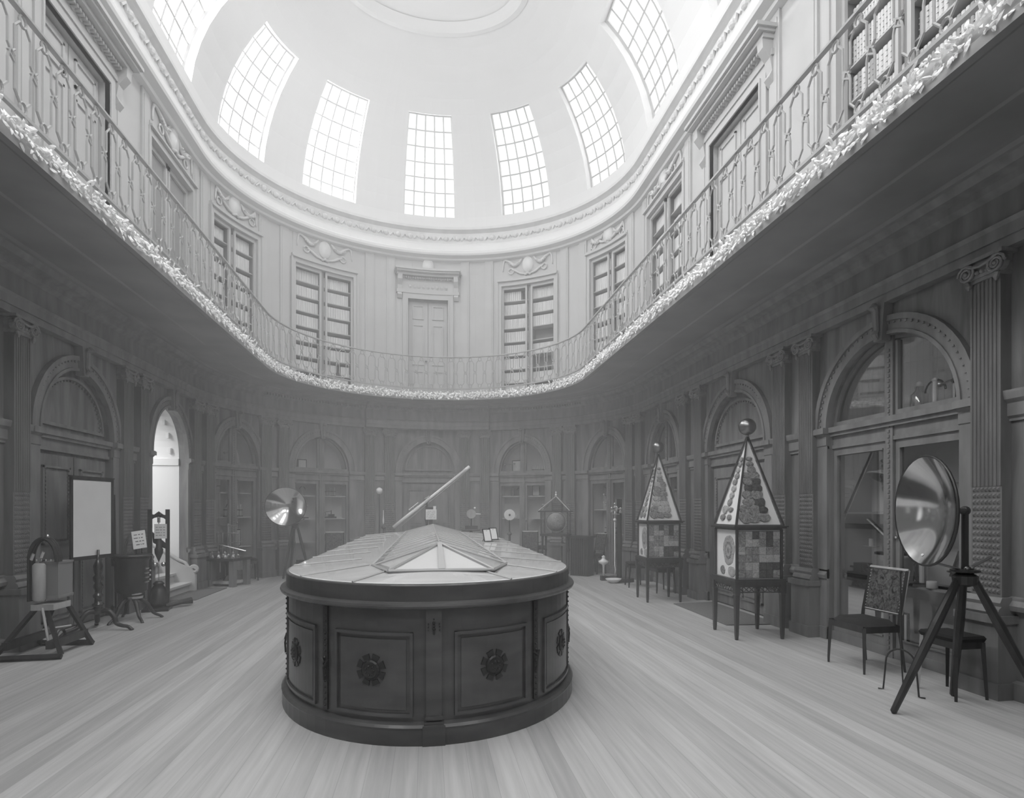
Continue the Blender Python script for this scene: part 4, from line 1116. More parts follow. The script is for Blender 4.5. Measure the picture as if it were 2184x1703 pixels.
# ------------------------------------------------------------------ left side objects
# upright magnet in a case on a trestle
t = thing('trestle_magnet', 'boxed horseshoe magnet instrument on an A-frame trestle at the left edge', 'scientific instrument', (-4.05, 6.65, 0))
def bar_(b, p, q, w=.03, h=None):
    p, q = Vector(p), Vector(q); b.tube([p, q], w, 4)
def BT(name, m, fn, smooth=False, par=None):
    b = MB(ID); fn(b); return b.build(name, m, par or t, smooth)
A1, A2 = (-3.71, 6.19), (-3.75, 6.80)     # near feet (towards room)
W1, W2_ = (-4.32, 6.15), (-4.32, 6.85)
for nm, p, q in (('runner', A1, W1), ('runner', A2, W2_)):
    BT(nm, 'dark', lambda b: b.tube([(p[0], p[1], .03), (q[0], q[1], .03)], .03, 4))
for p, q in (((-3.73, 6.22, .04), (-3.95, 6.36, .48)), ((-3.76, 6.78, .04), (-3.95, 6.68, .50)), ((-4.30, 6.18, .04), (-4.05, 6.36, .48)), ((-4.30, 6.82, .04), (-4.05, 6.68, .50))):
    BT('leg', 'dark', lambda b: b.tube([p, q], .026, 4))
BT('stretcher', 'dark', lambda b: b.box(-3.86, -3.80, 6.2, 6.8, .10, .18)); BT('stretcher', 'dark', lambda b: b.box(-4.25, -4.2, 6.2, 6.8, .10, .18))
BT('crank', 'pale', lambda b: (b.tube([(-3.95, 6.3, .50), (-3.86, 6.25, .15)], .012, 6), b.tube([(-3.95, 6.3, .28), (-3.8, 6.5, .28)], .01, 6)))
ID0 = ID; ID = Matrix.Translation((-3.965, 6.44, 0)) @ Matrix.Diagonal((.74, .74, 1, 1)) @ Matrix.Translation((4.0, -6.5, 0))
BT('platform', 'pale', lambda b: b.box(-4.14, -3.86, 6.34, 6.72, .47, .53))
BT('magnet_box', 'midgrey', lambda b: (b.box(-4.08, -3.86, 6.44, 6.76, .60, .95), b.box(-4.09, -3.85, 6.43, 6.77, .58, .61), b.box(-4.09, -3.85, 6.43, 6.77, .94, .96)))
BT('box_side', 'pale', lambda b: b.lathe([(.05, .56), (.075, .58), (.075, .93), (.05, .95)], (-4.06, 6.38, 0), 14), True)
BT('horseshoe', 'steel', lambda b: [b.tube([(-4.19, y, .56), (-4.19, y, .98)]+[(-4.02-.17*math.cos(a), y, .98+.22*math.sin(a)) for a in [PI*i/14 for i in range(15)]]+[(-3.85, y, .96)], .018, 6) for y in (6.38, 6.43, 6.48)])
BT('coil', 'brass', lambda b: b.tube([(-4.11, 6.3, .99), (-4.08, 6.3, 1.05)], .02, 8)); BT('coil', 'brass', lambda b: b.tube([(-3.99, 6.3, 1.01), (-3.96, 6.3, 1.07)], .02, 8)); [BT('terminal', 'brass', lambda b: b.ball(c_, q_, 7)) for c_, q_ in [((-4.12+.06*i, 6.42, .975), .012) for i in range(5)]+[((-4.0, 6.45, 1.22), .022)]]
ID = ID0
BT('wheel', 'dark', lambda b: b.tube([(-3.9, 6.5+.07*math.cos(a), .17+.07*math.sin(a)) for a in [2*PI*i/16 for i in range(17)]], .014, 6))

# fire screen
t = thing('fire_screen', 'white panel in a dark frame on a turned pole with curved tripod feet at left', 'screen', (-3.9, 7.55, 0))
SL0, SR0 = Vector((-4.22, 7.22, 0)), Vector((-4.10, 7.88, 0)); du = (SR0-SL0).normalized(); nn = Vector((du.y, -du.x, 0)); Ls = (SR0-SL0).length
TS = Matrix(((du.x, -nn.x, 0, SL0.x), (du.y, -nn.y, 0, SL0.y), (0, 0, 1, 0), (0, 0, 0, 1)))
zb_, zt_ = .89, 1.885
b = MB(TS); b.box(0, Ls, -.012, .012, zb_, zb_+.045).box(0, Ls, -.012, .012, zt_-.035, zt_).box(0, .03, -.012, .012, zb_, zt_).box(Ls-.045, Ls, -.012, .012, zb_, zt_); b.box(-.012, Ls+.012, -.014, .014, zt_, zt_+.015); b.build('frame', 'dark', t)
b = MB(TS); b.box(.03, Ls-.045, -.008, .008, zb_+.045, zt_-.035); b.build('panel', 'cream', t)
pc = Vector((SL0+SR0)/2)+nn*.03+du*.05; pc.z = 0
b = MB(Matrix.Translation(pc))
b.lathe([(.04, .20), (.06, .22), (.065, .27), (.045, .29), (.062, .31), (.062, .33), (.04, .35), (.038, .40), (.055, .42), (.055, .44), (.036, .46), (.034, .50), (.052, .53), (.052, .56), (.034, .59), (.05, .62), (.055, .66), (.034, .69), (.045, .73), (.05, .80), (.03, .86), (.014, .90), (.014, 1.0)], (0, 0, 0), 16); b.build('pole', 'polished', t, True)
for a in (-.10, 2.1, 4.15):
    b = MB(Matrix.Translation(pc)); d = Vector((math.cos(a), math.sin(a), 0))
    b.tube(*cr([d*.03+Vector((0, 0, .24)), d*.12+Vector((0, 0, .24)), d*.19+Vector((0, 0, .17)), d*.22+Vector((0, 0, .09)), d*.28+Vector((0, 0, .06)), d*.36+Vector((0, 0, .045)), d*.41+Vector((0, 0, .0))], [.035, .035, .03, .028, .024, .022, .024]), 8); b.build('foot', 'dark', t, True)

# cylinder instrument with arc and label card
t = thing('cylinder_instrument', 'dark cylindrical instrument with curved rods and slanting label card beside the white screen', 'scientific instrument', (-4.06, 8.25, 0))
TC = Matrix.Translation((-4.06, 8.25, 0))
def BL(name, m, fn, smooth=False): b = MB(TC); fn(b); return b.build(name, m, t, smooth)
BL('barrel', 'dark', lambda b: b.lathe([(.05, .28), (.12, .30), (.13, .36), (.19, .40), (.20, .80), (.22, .83), (.22, .86), (.05, .87)], (0, 0, 0), 20), True)
BL('plate', 'steel', lambda b: b.lathe([(.24, .86), (.25, .875), (.24, .89), (.02, .89)], (0, 0, 0), 20))
for a in (.4, 2.3, 4.4, 5.5):
    d = Vector((math.cos(a), math.sin(a), 0))
    BL('foot', 'dark', lambda b: b.tube(*cr([d*.08+Vector((0, 0, .3)), d*.17+Vector((0, 0, .22)), d*.25+Vector((0, 0, .08)), d*.33+Vector((0, 0, .03)), d*.36+Vector((0, 0, 0))], [.03, .028, .022, .018, .02]), 7), True)
BL('fittings', 'brass', lambda b: ([b.tube([(.2, -.06, z), (.205, .02, z)], .012, 6) for z in (.52, .58, .64, .70)], [b.ball((.205, .06, z), .014, 6) for z in (.54, .60, .66)], b.lathe([(.10, .30), (.105, .33), (.07, .34)], (.05, -.03, 0), 14), b.lathe([(.085, .35), (.09, .375), (.06, .38)], (.05, -.03, 0), 14)))
BL('arc_rods', 'dbrass', lambda b: [b.tube([(-.02, -.17+.035*k, .89), (-.02, -.15+.035*k, 1.02), (-.02, -.10+.035*k, 1.10), (-.02, -.02+.035*k, 1.14+.01*k), (-.02, .06, 1.15)], .008, 5) for k in range(3)])
BL('stem', 'steel', lambda b: (b.tube([(.06, 0, .88), (.06, 0, 1.0)], .01, 6), b.tube([(.05, .17, .88), (.05, .16, 1.02), (.05, .08, 1.14)], .008, 5)))
cardM = Matrix.Translation((-3.95, 8.22, 1.09)) @ Matrix.Rotation(.9, 4, 'Z') @ Matrix.Rotation(-.12, 4, 'Y')
b = MB(cardM); b.box(-.085, .085, -.004, .004, -.12, .12); card = b.build('label_card', 'white', t)
b = MB(cardM)
for i, (x0, x1) in enumerate(((-.06, .06), (-.065, .05), (-.05, .06), (-.045, .055))):
    z = .07-.045*i; n = 9
    for q in range(n):
        if q in (3+i % 2, 6): continue
        xa = x0+(x1-x0)*q/n; b.box(xa, xa+.009, -.0055, -.004, z-.006, z+.006)
b.build('lettering', 'ink', card)

# tall wooden frame with suspended weight
t = thing('tall_frame_apparatus', 'tall dark twin-post frame with hanging cone weight before the stair doorway', 'scientific instrument', (-4.10, 9.12, 0))
TF = Matrix.Translation((-4.10, 9.12, 0)) @ Matrix.Rotation(.25, 4, 'Z')
def BL(name, m, fn, smooth=False): b = MB(TF); fn(b); return b.build(name, m, t, smooth)
for x in (-.115, .115): BL('post', 'dark', lambda b: b.box(x-.026, x+.026, -.025, .025, .04, 1.50))
BL('head_rail', 'dark', lambda b: (b.prism([(-.1, 1.34), (-.06, 1.37), (0, 1.385), (.06, 1.37), (.1, 1.34), (.1, 1.41), (.06, 1.42), (0, 1.47), (-.06, 1.42), (-.1, 1.43)], -.015, .015), b.ball((.02, -.03, 1.42), .025, 7)))
BL('base', 'dark', lambda b: (b.box(-.17, .17, -.3, .3, 0, .04), b.tube([(.10, -.1, .05), (.42, .1, .10)], .04, 7), b.tube([(.05, .1, .06), (.42, .22, .05)], .035, 7)))
BL('suspension', 'brass', lambda b: (b.tube([(0, 0, 1.38), (0, 0, 1.30)], .02, 8), b.tube([(0, 0, 1.30), (0, 0, .35)], .005, 5), b.tube([(-.09, 0, 1.22), (-.10, 0, .95), (-.08, 0, .75)], .006, 5), b.ball((-.05, 0, .67), .035, 8), b.ball((.06, 0, .67), .035, 8)))
BL('cone_weight', 'steel', lambda b: b.lathe([(.002, .70), (.055, .84), (.058, .90), (.04, .93), (.035, 1.08), (.01, 1.10)], (0, 0, 0), 12), True)
BL('wooden_shield', 'dark', lambda b: b.prism([(-.09, 1.16), (.09, .98), (.09, .90), (.02, .93), (-.08, 1.0)], .02, .05))
BL('bell', 'dark', lambda b: b.lathe([(.14, .05), (.135, .10), (.10, .30), (.06, .36), (.08, .38), (.04, .42)], (0, 0, 0), 14), True)
cardM = TF @ Matrix.Translation((.03, -.04, 1.17)) @ Matrix.Rotation(.15, 4, 'Z')
b = MB(cardM); b.box(-.08, .08, -.004, .004, -.11, .11); card = b.build('label_card', 'white', t)
b = MB(cardM)
for i in range(4):
    for q in range(9):
        if q in (2+i % 3, 6): continue
        xa = -.06+.12*q/9; z = .06-.04*i; b.box(xa, xa+.008, -.0055, -.004, z-.005, z+.005)
b.build('lettering', 'ink', card)

# tall thin rod leaning between the pilasters behind the card
t = thing('measuring_staff', 'slim dark staff with brass tip standing against the pilasters left of the doorway', 'staff', (-4.33, 8.9, 0))
BT('shaft', 'dark', lambda b: b.tube([(-4.30, 8.35, 0), (-4.33, 8.36, 1.70)], .014, 6)); BT('tip', 'dbrass', lambda b: b.tube([(-4.33, 8.36, 1.70), (-4.33, 8.36, 1.80)], .02, 8))

# floor mats
def mat_thing(label, pts):
    b = MB(); b.prism([(p[0], p[1]) for p in pts], 0, .012, 'z'); tag(b.build('floor_mat', 'mat'), label, 'mat', 'woven door mats')
mat_thing('grey woven mat on the floor at the foot of the stairs', [(-4.44, 9.9), (-3.86, 9.85), (-3.86, 11.3), (-4.40, 11.4)])
mat_thing('grey woven mat on the floor behind the larger pyramid cabinet', [(3.72, 6.70), (4.44, 6.65), (4.44, 8.4), (3.76, 8.35)])

# instrument table left
t = thing('instrument_table', 'low block-legged table with dark top on the left wall beyond the stairs', 'table', (-4.05, 11.75, 0))
TT = Matrix.Translation((-3.98, 11.72, 0)) @ Matrix.Rotation(-.35, 4, 'Z')
def BL(name, m, fn, smooth=False): b = MB(TT); fn(b); return b.build(name, m, t, smooth)
BL('table_top', 'dark', lambda b: b.box(-.30, .32, -.28, .28, .50, .55))
for x, y in ((-.24, -.20), (.26, -.20), (-.24, .2), (.26, .2)): BL('leg', 'pil', lambda b: b.box(x-.05, x+.05, y-.05, y+.05, 0, .50))
BL('base_shelf', 'pale', lambda b: b.box(-.2, .22, -.2, .2, .05, .10))
BL('pedestal', 'dark', lambda b: b.lathe([(.10, .10), (.08, .14), (.04, .2), (.05, .4), (.08, .5)], (0, 0, 0), 12))
t = thing('brass_comparator', 'openwork brass measuring instrument with long slanting arm on the low table at left', 'scientific instrument', TT @ Vector((0, 0, .55)))
def BL(name, m, fn, smooth=False): b = MB(TT); fn(b); return b.build(name, m, t, smooth)
for x in (-.22, -.12, .0, .12, .22): BL('column', 'brass', lambda b: b.lathe([(.03, .55), (.025, .60), (.012, .62), (.012, 1.0 if abs(x) > .2 else .95), (.02, 1.02), (.012, 1.05)], (x, 0, 0), 8))
BL('crossbar', 'brass', lambda b: (b.tube([(-.24, 0, 1.03), (.25, 0, 1.03)], .014, 6), b.tube([(-.22, 0, 1.18), (.22, 0, 1.18)], .014, 6), b.tube([(0, 0, 1.03), (0, 0, 1.22)], .02, 8), b.tube([(-.22, 0, .82), (.3, 0, .86)], .010, 6)))
BL('long_arm', 'brass', lambda b: (b.tube([(-.20, -.15, .84), (.52, -.18, .70)], .014, 6), b.ball((.52, -.18, .70), .02, 7)))
BL('base_fittings', 'brass', lambda b: [b.lathe([(.04, .55), (.035, .58), (.015, .62), (.02, .66), (.005, .68)], (x, y, 0), 8) for x, y in ((-.2, -.2), (-.05, -.2), (.1, -.2), (.2, -.12), (.02, -.12), (-.14, -.1))])

# ------------------------------------------------------------------ behind the case: telescope, card, dials
def pedestal_table(name, label, cat, x, y, h, r=.16):
    t = thing(name, label, cat, (x, y, 0)); T = Matrix.Translation((x, y, 0))
    b = MB(T); b.lathe([(r, h-.03), (r+.01, h-.015), (r, h), (.01, h)], (0, 0, 0), 20); b.build('table_top', 'dark', t)
    b = MB(T); b.lathe([(.04, .16), (.06, .22), (.03, .3), (.035, h*.6), (.05, h-.1), (.03, h-.03)], (0, 0, 0), 12); b.build('column', 'dark', t, True)
    for k in range(3):
        a = 2*PI*k/3+.5; d = Vector((math.cos(a), math.sin(a), 0)); b = MB(T); b.tube([d*.03+Vector((0, 0, .22)), d*.15+Vector((0, 0, .14)), d*.24], [.025, .022, .02], 6); b.build('foot', 'dark', t)
    return t
t = thing('telescope', 'long pale brass telescope tilted up to the right, behind the display case', 'telescope', (-.1, 12.75, 0))
E0, E1 = Vector((-.84, 12.55, 1.10)), Vector((.86, 12.85, 2.48)); dv = (E1-E0).normalized()
def tp(f): return E0.lerp(E1, f)
Rt = rotto(dv)
BT('tube', 'ceramic', lambda b: b.tube([tp(0), tp(.33), tp(.331), tp(.93), tp(.931), tp(1)], [.040, .040, .034, .034, .040, .042], 14), True)
BT('finder_scope', 'brass', lambda b: (b.tube([tp(.20)+Vector((0, -.05, .11)), tp(.32)+Vector((0, -.05, .11))], .012, 8), b.tube([tp(.26)+Vector((0, -.05, .11)), tp(.26)], .008, 6)))
BT('mount_ring', 'brass', lambda b: (b.tube([tp(.44)+Rt @ Vector((.075*math.cos(a), .03, .075*math.sin(a)))+Vector((0, 0, .03)) for a in [2*PI*i/16 for i in range(17)]], .012, 6), b.tube([tp(.80)+Vector((0, 0, .03)), tp(.80)+Vector((-.02, 0, .10))], .012, 6)))
BT('steadying_rod', 'dbrass', lambda b: b.tube([tp(.10)-Vector((0, 0, .12)), tp(.48)-Vector((0, 0, .08)), tp(.96)-Vector((0, 0, .06))], .008, 6))
BT('pillar', 'dark', lambda b: b.lathe([(.035, .30), (.05, .4), (.03, .5), (.03, 1.2), (.05, 1.28), (.03, 1.45), (.03, tp(.43).z-.04)], (tp(.43).x, tp(.43).y+.02, 0), 12))
for k in range(3):
    a = 2*PI*k/3+.4; d = Vector((math.cos(a), math.sin(a), 0)); q = Vector((tp(.43).x, tp(.43).y, 0)); BT('foot', 'dark', lambda b: b.tube([q+d*.02+Vector((0, 0, .35)), q+d*.2+Vector((0, 0, .2)), q+d*.4], [.03, .026, .02], 6))
pedestal_table('pedestal_table', 'small dark pedestal table behind the case, carrying the white notice card', 'table', -.02, 12.2, 1.02, .22)
t = thing('notice_card', 'upright white notice card with lines of writing below the telescope', 'card', (-.02, 12.2, 1.02))
BT('stand', 'dark', lambda b: (b.box(-.06, .02, 12.18, 12.26, 1.02, 1.32), b.box(-.12, .10, 12.19, 12.21, 1.50, 1.545)))
BT('card', 'white', lambda b: (b.box(-.13, .10, 12.165, 12.175, 1.28, 1.50), b.box(0.03, .09, 12.165, 12.175, 1.50, 1.57)))
BT('lettering', 'ink', lambda b: [b.box(-.11+.021*q, -.098+.021*q, 12.162, 12.165, 1.455-.035*i, 1.463-.035*i) for i in range(5) for q in range(9) if (q+i) % 5])
pedestal_table('pedestal_table', 'small dark pedestal table behind the case, carrying the round disc instrument', 'table', .86, 12.3, 1.06, .2)
t = thing('disc_instrument', 'round pale disc instrument with a short handle to the right, right of the telescope', 'scientific instrument', (.86, 12.3, 1.06))
Ry = Matrix.Rotation(PI/2, 3, 'X')
BT('disc', 'pale', lambda b: b.lathe([(.005, -.02), (.095, -.02), (.10, 0), (.095, .02), (.005, .02)], (.86, 12.3, 1.40), 24, Ry))
BT('rim', 'pale', lambda b: b.tube([(.86+.098*math.cos(a), 12.28, 1.40+.098*math.sin(a)) for a in [2*PI*i/24 for i in range(25)]], .007, 5))
BT('handle', 'ceramic', lambda b: (b.tube([(.96, 12.3, 1.40), (1.07, 12.3, 1.395)], .012, 6), b.ball((.94, 12.3, 1.53), .024, 8)))
BT('stand', 'dark', lambda b: (b.tube([(.86, 12.3, 1.06), (.86, 12.3, 1.31)], .018, 8), b.box(.72, 1.0, 12.24, 12.36, 1.06, 1.14)))
t = thing('white_dial', 'white disc with a dark centre on a slim stand before the far right cabinet', 'dial', (1.73, 12.5, 0))
BT('dial', 'ceramic', lambda b: b.lathe([(.02, -.012), (.12, -.012), (.125, 0), (.12, .012), (.02, .012)], (1.73, 12.4, 1.375), 28, Ry))
BT('hub', 'steel', lambda b: b.lathe([(.02, -.02), (.025, 0), (.015, .02)], (1.73, 12.38, 1.375), 10, Ry))
BT('stand', 'dark', lambda b: b.lathe([(.16, 0), (.15, .03), (.03, .06), (.025, .9), (.06, .95), (.02, 1.0), (.012, 1.28)], (1.73, 12.4, 0), 14))
t = thing('white_ball_on_stem', 'white ball on a thin upright stem at the far wall, left of the telescope', 'ball', (-1.2, 13.3, 0))
BT('ball', 'ceramic', lambda b: b.ball((-1.2, 13.3, 1.93), .078, 16), True); BT('stem', 'steel', lambda b: b.lathe([(.14, 0), (.12, .03), (.02, .05), (.012, 1.85)], (-1.2, 13.3, 0), 12))
t = thing('glass_flask_stand', 'slender brass and glass flask upright below the white ball', 'flask', (-1.08, 12.95, 0))
BT('flask', 'ceramic', lambda b: b.lathe([(.006, 1.48), (.008, 1.38), (.012, 1.32), (.022, 1.26), (.018, 1.20), (.01, 1.16)], (-1.08, 12.95, 0), 12), True)
BT('stand', 'dark', lambda b: b.lathe([(.12, 0), (.1, .03), (.02, .05), (.018, 1.05), (.06, 1.08), (.05, 1.11), (.015, 1.16)], (-1.08, 12.95, 0), 12))

# globe in a glazed case
t = thing('glazed_globe_case', 'glass case with pyramid roof on thin legs at the far right', 'display case', (2.82, 12.55, 0))
gx, gy, gw = 2.82, 12.5, .30
TG = Matrix.Translation((gx, gy, 0)) @ Matrix.Rotation(-.35, 4, 'Z')
def BL(name, m, fn, smooth=False): b = MB(TG); fn(b); return b.build(name, m, t, smooth)
BL('stand_top', 'dark', lambda b: b.box(-gw-.02, gw+.02, -gw-.02, gw+.02, .90, .95))
for a in (-1, 1):
    for c in (-1, 1):
        BL('leg', 'dark', lambda b: b.lathe([(.012, 0), (.016, .5), (.03, .55), (.02, .6), (.028, .88), (.028, .9)], (a*(gw-.03), c*(gw-.03), 0), 8))
        BL('corner_post', 'dark', lambda b: b.box(a*gw-.012, a*gw+.012, c*gw-.012, c*gw+.012, .95, 1.44))
BL('eaves', 'dark', lambda b: (b.box(-gw-.06, gw+.06, -gw-.06, -gw+.0, 1.44, 1.47), b.box(-gw-.06, gw+.06, gw, gw+.06, 1.44, 1.47), b.box(-gw-.06, -gw, -gw, gw, 1.44, 1.47), b.box(gw, gw+.06, -gw, gw, 1.44, 1.47)))
q = gw+.05; cs = [(-q, -q, 1.47), (q, -q, 1.47), (q, q, 1.47), (-q, q, 1.47)]
BL('roof_frame', 'pale', lambda b: [b.tube([c, (0, 0, 1.80)], .012, 4) for c in cs])
BL('roof_glass', 'glass', lambda b: b.add(cs+[(0, 0, 1.79)], [(0, 1, 4), (1, 2, 4), (2, 3, 4), (3, 0, 4)]))
BL('side_glass', 'glass', lambda b: b.add([(-gw, -gw, .95), (gw, -gw, .95), (gw, gw, .95), (-gw, gw, .95), (-gw, -gw, 1.44), (gw, -gw, 1.44), (gw, gw, 1.44), (-gw, gw, 1.44)], [(i, (i+1) % 4, 4+(i+1) % 4, 4+i) for i in range(4)]))
BL('finial', 'ceramic', lambda b: b.lathe([(.015, 1.80), (.03, 1.83), (.01, 1.86), (.022, 1.88), (.004, 1.92)], (0, 0, 0), 10))
t = thing('globe', 'terrestrial globe inside the glazed case with pyramid roof', 'globe', TG @ Vector((0, 0, .95)))
BL('sphere', 'agC', lambda b: b.ball((0, 0, 1.21), .21, 24), True)
BL('meridian_ring', 'brass', lambda b: b.tube([(.235*math.cos(a), 0, 1.21+.235*math.sin(a)) for a in [2*PI*i/28 for i in range(29)]], .008, 5))
# fluted low cupboard right of the globe
t = thing('low_cupboard', 'low dark cupboard with vertical ribs between the globe case and the right chair', 'cupboard', (3.32, 12.3, 0))
TL = Matrix.Translation((3.38, 12.30, 0)) @ Matrix.Rotation(-.75, 4, 'Z')
BLT = lambda name, m, fn: (lambda b: (fn(b), b.build(name, m, t)))(MB(TL))
BLT('body', 'dark', lambda b: b.box(-.22, .22, -.15, .15, 0, .86)); BLT('table_top', 'dark', lambda b: b.box(-.26, .26, -.19, .19, .86, .90))
BLT('ribs', 'dark', lambda b: [b.tube([(-.19+.055*i, -.155, .04), (-.19+.055*i, -.155, .84)], .014, 5) for i in range(8)])

# barometer
t = thing('barometer', 'tall mercury barometer with dark backboard and glass tube against the right wall', 'barometer', (3.95, 11.3, 0))
TBm = Matrix.Translation((3.86, 11.25, 0)) @ Matrix.Rotation(-1.15, 4, 'Z')
def BL(name, m, fn, smooth=False): b = MB(TBm); fn(b); return b.build(name, m, t, smooth)
BL('backboard', 'dark', lambda b: b.box(-.035, .075, .0, .04, .06, 1.72))
BL('base', 'dark', lambda b: b.box(-.25, .35, -.12, .12, 0, .08))
BL('tube', 'ceramic', lambda b: (b.tube([(-.05, -.04, .10), (-.02, -.05, .24), (-.05, -.04, .32), (-.05, -.04, 1.24)], .012, 8), b.ball((-.05, -.04, 1.28), .035, 8), b.tube([(-.05, -.04, 1.3), (-.05, -.04, 1.5)], .01, 6)), True)
BL('vernier_cluster', 'brass', lambda b: ([b.lathe([(.025, 0), (.03, .02), (.02, .06), (.025, .1), (.01, .12)], (x, -.05, z), 8) for x, z in ((-.13, 1.43), (.02, 1.45), (.13, 1.42), (-.04, 1.52))], b.tube([(-.16, -.05, 1.47), (.18, -.05, 1.53)], .012, 6), b.tube([(0, -.05, 1.42), (0, -.05, 1.70)], .014, 6), b.tube([(-.1, -.05, 1.40), (.1, -.05, 1.40)], .01, 6)))
t = thing('ceramic_bowl', 'shallow white bowl on the floor at the foot of the barometer', 'bowl', (3.66, 10.95, 0))
BT('bowl', 'ceramic', lambda b: b.lathe([(.07, 0), (.08, .01), (.15, .06), (.165, .085), (.155, .085), (.10, .04), (.01, .03)], (3.66, 10.95, 0), 20), True)
t = thing('glass_lamp', 'small pale urn-shaped glass vessel on a stem beside the white bowl', 'vessel', (3.58, 11.35, 0))
BT('foot', 'dark', lambda b: b.box(3.52, 3.64, 11.29, 11.41, 0, .10)); BT('vessel', 'ceramic', lambda b: b.lathe([(.02, .10), (.018, .25), (.03, .33), (.10, .37), (.11, .41), (.05, .44), (.03, .48), (.045, .50), (.01, .53)], (3.58, 11.35, 0), 14), True)

# ------------------------------------------------------------------ things inside the cabinets
CABNAME = {-2.75: 'far left cabinet', -4.9: 'left wall cabinet', 2.42: 'cabinet behind the dial', 4.85: 'barometer cabinet', 7.1: 'cabinet behind the pyramid', 12.45: 'near right cabinet'}
def item(kind, s, x, y, z, sc, label, group=None):
    F = frame(s+x, y, z); F = F @ Matrix.Scale(sc, 4)
    cat = {'books': 'book'}.get(kind, kind)
    t = thing(kind, label, cat.replace('_', ' '), F.to_translation(), 0, group)
    def pb(name, m, fn, smooth=False): b = MB(F); fn(b); b.build(name, m, t, smooth)
    if kind == 'pillar_instrument':
        pb('base', 'dark', lambda b: b.box(-.12, .12, -.08, .08, 0, .03)); pb('pillar', 'brass', lambda b: b.lathe([(.04, .03), (.015, .07), (.012, .25), (.03, .27), (.012, .30)], n=10)); pb('crossarm', 'brass', lambda b: (b.tube([(-.13, 0, .27), (.13, 0, .30)], .010, 6), b.ball((-.13, 0, .27), .025, 8), b.ball((.13, 0, .30), .025, 8)))
    elif kind == 'brass_microscope':
        pb('foot', 'dark', lambda b: b.box(-.08, .08, -.10, .10, 0, .025)); pb('body', 'brass', lambda b: (b.tube([(0, 0, .025), (0, 0, .20)], .015, 8), b.tube([(-.03, 0, .12), (.06, 0, .36)], .024, 10), b.lathe([(.05, .16), (.05, .175)], (-.02, 0, 0), 12)))
    elif kind == 'glass_jar':
        pb('jar', 'glassobj', lambda b: b.lathe([(.06, 0), (.065, .02), (.065, .2), (.03, .24), (.035, .27), (.03, .27)], n=14), True); pb('stopper', 'ceramic', lambda b: b.ball((0, 0, .29), .025, 8))
    elif kind == 'tube_rack':
        pb('rack', 'dark', lambda b: (b.box(-.22, .22, -.04, .04, 0, .02), b.box(-.22, .22, -.03, .03, .14, .155))); pb('tubes', 'ceramic', lambda b: [b.tube([(-.19+.076*i, 0, .02), (-.19+.076*i, 0, .24+.03*(i % 2))], .016, 8) for i in range(6)])
    elif kind == 'model_engine':
        pb('bed', 'dark', lambda b: b.box(-.18, .18, -.07, .07, 0, .04)); pb('mechanism', 'steel', lambda b: (b.tube([(-.1+.05*math.cos(a), -.05, .10+.05*math.sin(a)) for a in [2*PI*i/14 for i in range(15)]], .008, 5), b.box(.0, .14, -.04, .04, .04, .10), b.tube([(-.1, 0, .04), (-.1, 0, .17)], .01, 6), b.tube([(.07, 0, .10), (.07, 0, .2)], .01, 6), b.tube([(-.1, 0, .15), (.07, 0, .18)], .008, 5)))
    elif kind == 'parabolic_reflector':
        dish = MB(F); dish_mb(dish, (0, 0, .22), (-.1, .35, -.93), .20, .08); dish.build('dish', 'dbrass', t, True); dish = MB(F); dish_mb(dish, (0, 0, .22), (-.1, .35, -.93), .20, .08, out=True); dish.build('shell', 'pale', t, True)
        pb('stand', 'brass', lambda b: (b.tube([(0, 0, .27), (0, -.12, .30), (0, -.12, 0)], .010, 6), b.lathe([(.07, 0), (.05, .02)], (0, -.12, 0), 10)))
    elif kind == 'branching_apparatus':
        pb('stem', 'dbrass', lambda b: (b.lathe([(.08, 0), (.06, .03), (.015, .05), (.012, .52)], n=10), [b.tube([(0, 0, .1+.1*i), (.14*(1 if i % 2 else -1), .05, .16+.1*i)], .007, 5) for i in range(5)])); pb('bulbs', 'ceramic', lambda b: ([b.ball((.15*(1 if i % 2 else -1), .05, .18+.1*i), .028, 7) for i in range(5)], [b.ball((.22*(1 if i % 2 else -1)*.4, .06, .1+.1*i), .022, 7) for i in range(4)], b.ball((0, 0, .56), .03, 7)))
    elif kind == 'spectroscope':
        pb('pillar', 'steel', lambda b: (b.lathe([(.12, 0), (.10, .03), (.03, .05), (.025, .22)], n=12), b.lathe([(.13, .22), (.13, .24)], n=14))); pb('tubes', 'brass', lambda b: (b.tube([(.03, 0, .30), (-.20, .06, .52)], .020, 10), b.tube([(0, 0, .28), (.22, .05, .34)], .018, 10), b.box(-.05, .05, -.05, .05, .24, .30)))
    elif kind == 'candlestick':
        pb('dish', 'ceramic', lambda b: b.lathe([(.07, 0), (.08, .008), (.02, .01)], n=14)); pb('candle', 'ceramic', lambda b: b.tube([(0, 0, .01), (0, 0, .09)], .022, 10))
    elif kind == 'white_pot':
        pb('pot', 'ceramic', lambda b: b.lathe([(.04, 0), (.05, .01), (.05, .07), (.045, .08), (.035, .07)], n=14), True)
    elif kind == 'electroscope':
        pb('base', 'dark', lambda b: b.lathe([(.10, 0), (.09, .02), (.02, .03)], n=12)); pb('column', 'ceramic', lambda b: b.lathe([(.02, .03), (.02, .3), (.03, .32), (.01, .34)], n=10)); pb('arc', 'steel', lambda b: b.tube([(.10*math.cos(a), 0, .22+.10*math.sin(a)) for a in [PI*i/10 for i in range(11)]], .008, 5))
    elif kind == 'framed_diagram':
        pb('frame', 'dark', lambda b: b.box(-.10, .10, -.015, 0, 0, .28)); pb('sheet', 'white', lambda b: b.box(-.085, .085, 0, .004, .015, .265))
    elif kind == 'iron_vise':
